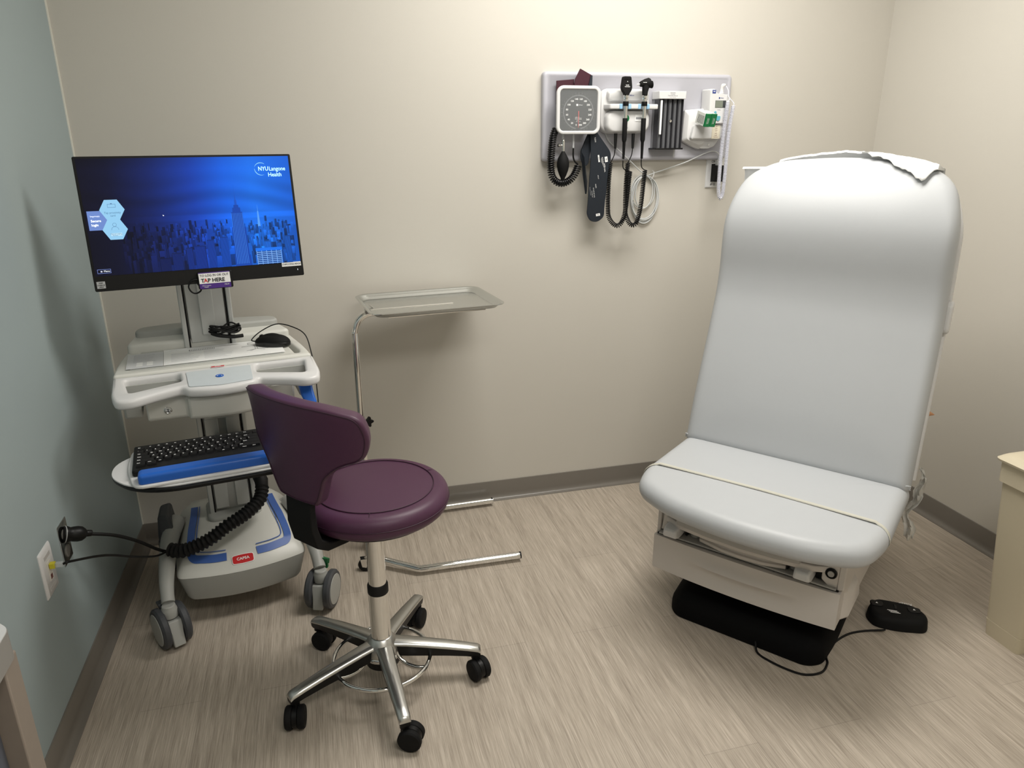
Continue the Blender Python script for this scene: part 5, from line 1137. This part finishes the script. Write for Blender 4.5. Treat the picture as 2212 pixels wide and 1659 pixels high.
b = B(); b.box(2.168, 2.182, -.0888, -.088, 1.590, 1.602); b.box(2.196, 2.201, -.0888, -.088, 1.572, 1.577); PW('logo_square', b, NAVYLOGO, tm_, smooth=0)
me = textmesh('Hillrom', .004, ax='LEFT'); me.transform(basis((2.203, -.0889, 1.5745), (1, 0, 0), (0, 0, 1))); me2 = textmesh('W', .008); me2.transform(basis((2.175, -.0891, 1.596), (1, 0, 0), (0, 0, 1)))
PW('lettering', me, NAVYLOGO, tm_, smooth=0); PW('logo_letter', me2, WHITEINK, tm_, smooth=0)
b = B(); b.box(2.183, 2.227, -.0888, -.088, 1.541, 1.566); PW('display_frame', b, mat('display frame', (60, 62, 64), .4), tm_, smooth=0)
b = B(); b.box(2.1835, 2.214, -.0894, -.0886, 1.5415, 1.5655); PW('display', b, LCD, tm_, smooth=0, label='grey green display')
me = textmesh('SureTemp', .003); me.transform(basis((2.200, -.0889, 1.534), (1, 0, 0), (0, 0, 1))); PW('lettering', me, GREYINK, tm_, smooth=0)
b = B(); b.loft([[(2.186+.005*math.cos(a), -.088, 1.524+.0055*math.sin(a)) for a in [2*PI*k/16 for k in range(16)]], [(2.186+.004*math.cos(a), -.0905, 1.524+.0045*math.sin(a)) for a in [2*PI*k/16 for k in range(16)]]])
bl = [(x, z) for x, z in roundpoly([(2.186, 1.512), (2.208, 1.512), (2.206, 1.499), (2.198, 1.494), (2.189, 1.500)], .005, 4)]
b.loft([[(x, -.088, z) for x, z in bl], [(x, -.0908, z) for x, z in bl]]); PW('button', b, TEALP, tm_, label='teal buttons')
b = B(); b.loft([[(2.218+dx+w_*math.cos(a), -.07+w_*.8*math.sin(a), z) for a in [2*PI*k/16 for k in range(16)]] for z, w_, dx in ((1.590, .009, -.003), (1.598, .007, -.002), (1.612, .006, -.001), (1.617, .010, .003), (1.622, .010, .005), (1.625, .006, .004))]); PW('probe', b, WHITE, tm_, smooth=60)
WC = mat('white cord', (216, 217, 228), .35)
b = B(); b.tube(spline([(2.228, -.072, 1.620), (2.233, -.088, 1.60), (2.231, -.095, 1.58), (2.235, -.10, 1.572), (2.226, -.10, 1.560)], 6), .0015, 6)
b.tube(spline([(2.246, -.06, 1.578), (2.25, -.085, 1.568), (2.253, -.10, 1.555), (2.252, -.10, 1.548)], 6), .0015, 6); PW('cord_lead', b, WC, tm_)
b = B(); b.tube(helix([(2.226, -.102, 1.562), (2.222, -.102, 1.50), (2.217, -.102, 1.42), (2.216, -.102, 1.33), (2.218, -.102, 1.25), (2.223, -.102, 1.222), (2.229, -.102, 1.214), (2.235, -.102, 1.222), (2.239, -.102, 1.26), (2.240, -.102, 1.34), (2.240, -.102, 1.43), (2.245, -.102, 1.50), (2.251, -.102, 1.548)], .0060, 135, 8), .0019, 5); PW('coiled_cord', b, WC, tm_, smooth=80)
def gbox(par_label, xc):
    t_ = wth('probe_cover_box', par_label, 'box', xc, 1.47, 'probe cover boxes in the holder')
    mt = Matrix.Translation((xc, -.145, 1.495)) @ Matrix.Rotation(R(14), 4, 'X') @ Matrix.Rotation(R(4), 4, 'Z') @ Matrix.Rotation(R(3), 4, 'Y')
    b_ = B(); b_.box(-.0105, .0105, .004, .062, -.022, .022); o_ = P('carton', b_, mat('white carton', (226, 228, 222), .6), t_, bevel=.0006, smooth=0); o_.data.transform(PM[t_.name].inverted() @ mt)
    b_ = B(); b_.box(-.0112, .0112, -.002, .006, -.0228, .0228); o_ = P('green_end', b_, GREEN, t_, bevel=.0012, smooth=0, label='glossy green end flap'); o_.data.transform(PM[t_.name].inverted() @ mt)
    me_ = merge([(lambda q_: (q_.transform(basis((dx, -.0023, -.002), (0, 0, 1), (-1, 0, 0))), q_)[1])(textmesh(s_, sz, ext=.0001)) for s_, sz, dx in (('WelchAllyn', .0042, .002), ('Probe Covers', .0036, -.003))])
    o_ = P('lettering', me_, WHITEINK, t_, smooth=0); o_.data.transform(PM[t_.name].inverted() @ mt)
    b_ = B()
    for k in range(6): b_.box(-.0108, -.0105, .012+k*.007, .0145+k*.007, -.017, .012)
    b_.box(-.007, .007, .012, .04, -.0223, -.022)
    o_ = P('side_print', b_, INK, t_, smooth=0); o_.data.transform(PM[t_.name].inverted() @ mt)
    return t_
gbox('green and white probe cover box, left of the two in the holder', 2.1255)
gbox('green and white probe cover box, right one touching the thermometer', 2.1480)
# --- wall outlet, adapter, white cable
wo = thing('power_outlet', 'white power outlet plate on the back wall below the thermometer', 'outlet', (2.252, 0, 1.305))
b = B(); b.loft([[(x, y, z) for x, z in rrect(-.037, .037, -.058, .056, .003, 3)] for y in (0, -.002)]+[[(x, -.006, z) for x, z in rrect(-.033, .033, -.054, .052, .003, 3)]]); P('cover_plate', b, WHITE, wo)
b = B(); b.box(-.017, .017, -.0075, -.006, -.034, .033); P('receptacle', b, BLACK, wo, bevel=.001)
ms = []
for s_, z in (('CR-4', .042), ('# 12', -.044)):
    me = textmesh(s_, .011, bold=.0002, ext=.0001); me.transform(basis((-.006, -.0062, z), (1, 0, 0), (0, 0, 1))); ms.append(me)
P('handwriting', merge(ms), INK, wo, smooth=0)
pa = thing('power_adapter', 'black plug adapter in the white wall outlet with a white cable connector', 'plug', (2.252, -.008, 1.305))
b = B(); b.box(-.018, .026, -.034, 0, -.033, .028); P('adapter_body', b, BLACKM, pa, bevel=.004)
wc = thing('white_cable', 'looped white cable tied in a coil on the wall under the board', 'cable', (1.96, -.012, 1.30))
wm = PM[wc.name].inverted()
CWT = mat('white cable jacket', (205, 208, 208), .4)
b = B(); b.box(2.244, 2.262, -.034, -.018, 1.333, 1.352).box(2.247, 2.257, -.03, -.022, 1.352, 1.364); PW('connector', b, CLEARP, wc, bevel=.001)
b = B(); b.tube(spline([(2.252, -.026, 1.36), (2.247, -.03, 1.376), (2.225, -.033, 1.386), (2.19, -.035, 1.380), (2.11, -.034, 1.348), (2.03, -.025, 1.322), (1.985, -.018, 1.308), (1.965, -.014, 1.300)], 8), .0021, 7)
b.tube(spline([(1.775, -.03, 1.452), (1.79, -.032, 1.425), (1.83, -.033, 1.392), (1.88, -.032, 1.352), (1.925, -.02, 1.318), (1.96, -.012, 1.300)], 8), .0021, 7)
PW('cable_run', b, CWT, wc, smooth=80)
for k, (rx, rz, dx, dz, tl) in enumerate(((.056, .085, 0, 0, .05), (.053, .090, .002, -.004, .02), (.058, .082, .001, .002, .08), (.050, .088, .004, -.003, -.02), (.054, .080, -.001, .004, .10), (.036, .060, -.004, .024, -.12), (.05, .062, -.006, .026, .22))):
    b = B(); pts = []
    for j in range(48):
        a = 2*PI*j/48; x, z = rx*math.cos(a), rz*math.sin(a)
        pts.append((1.955+dx+x*math.cos(tl)-z*math.sin(tl)*.4, -.006-.0035*(k % 3), 1.213+dz+z+x*math.sin(tl)*.4))
    b.tube(pts, .0021, 6, closed=True); PW('cable_loop', b, CWT, wc, smooth=80)
b = B(); b.tube(spline([(1.976, -.02, 1.285), (1.982, -.022, 1.30), (1.985, -.016, 1.312), (1.978, -.016, 1.318)], 5), .0017, 6); PW('twist_tie', b, WHITE, wc)
# faint scuff mark on the wall
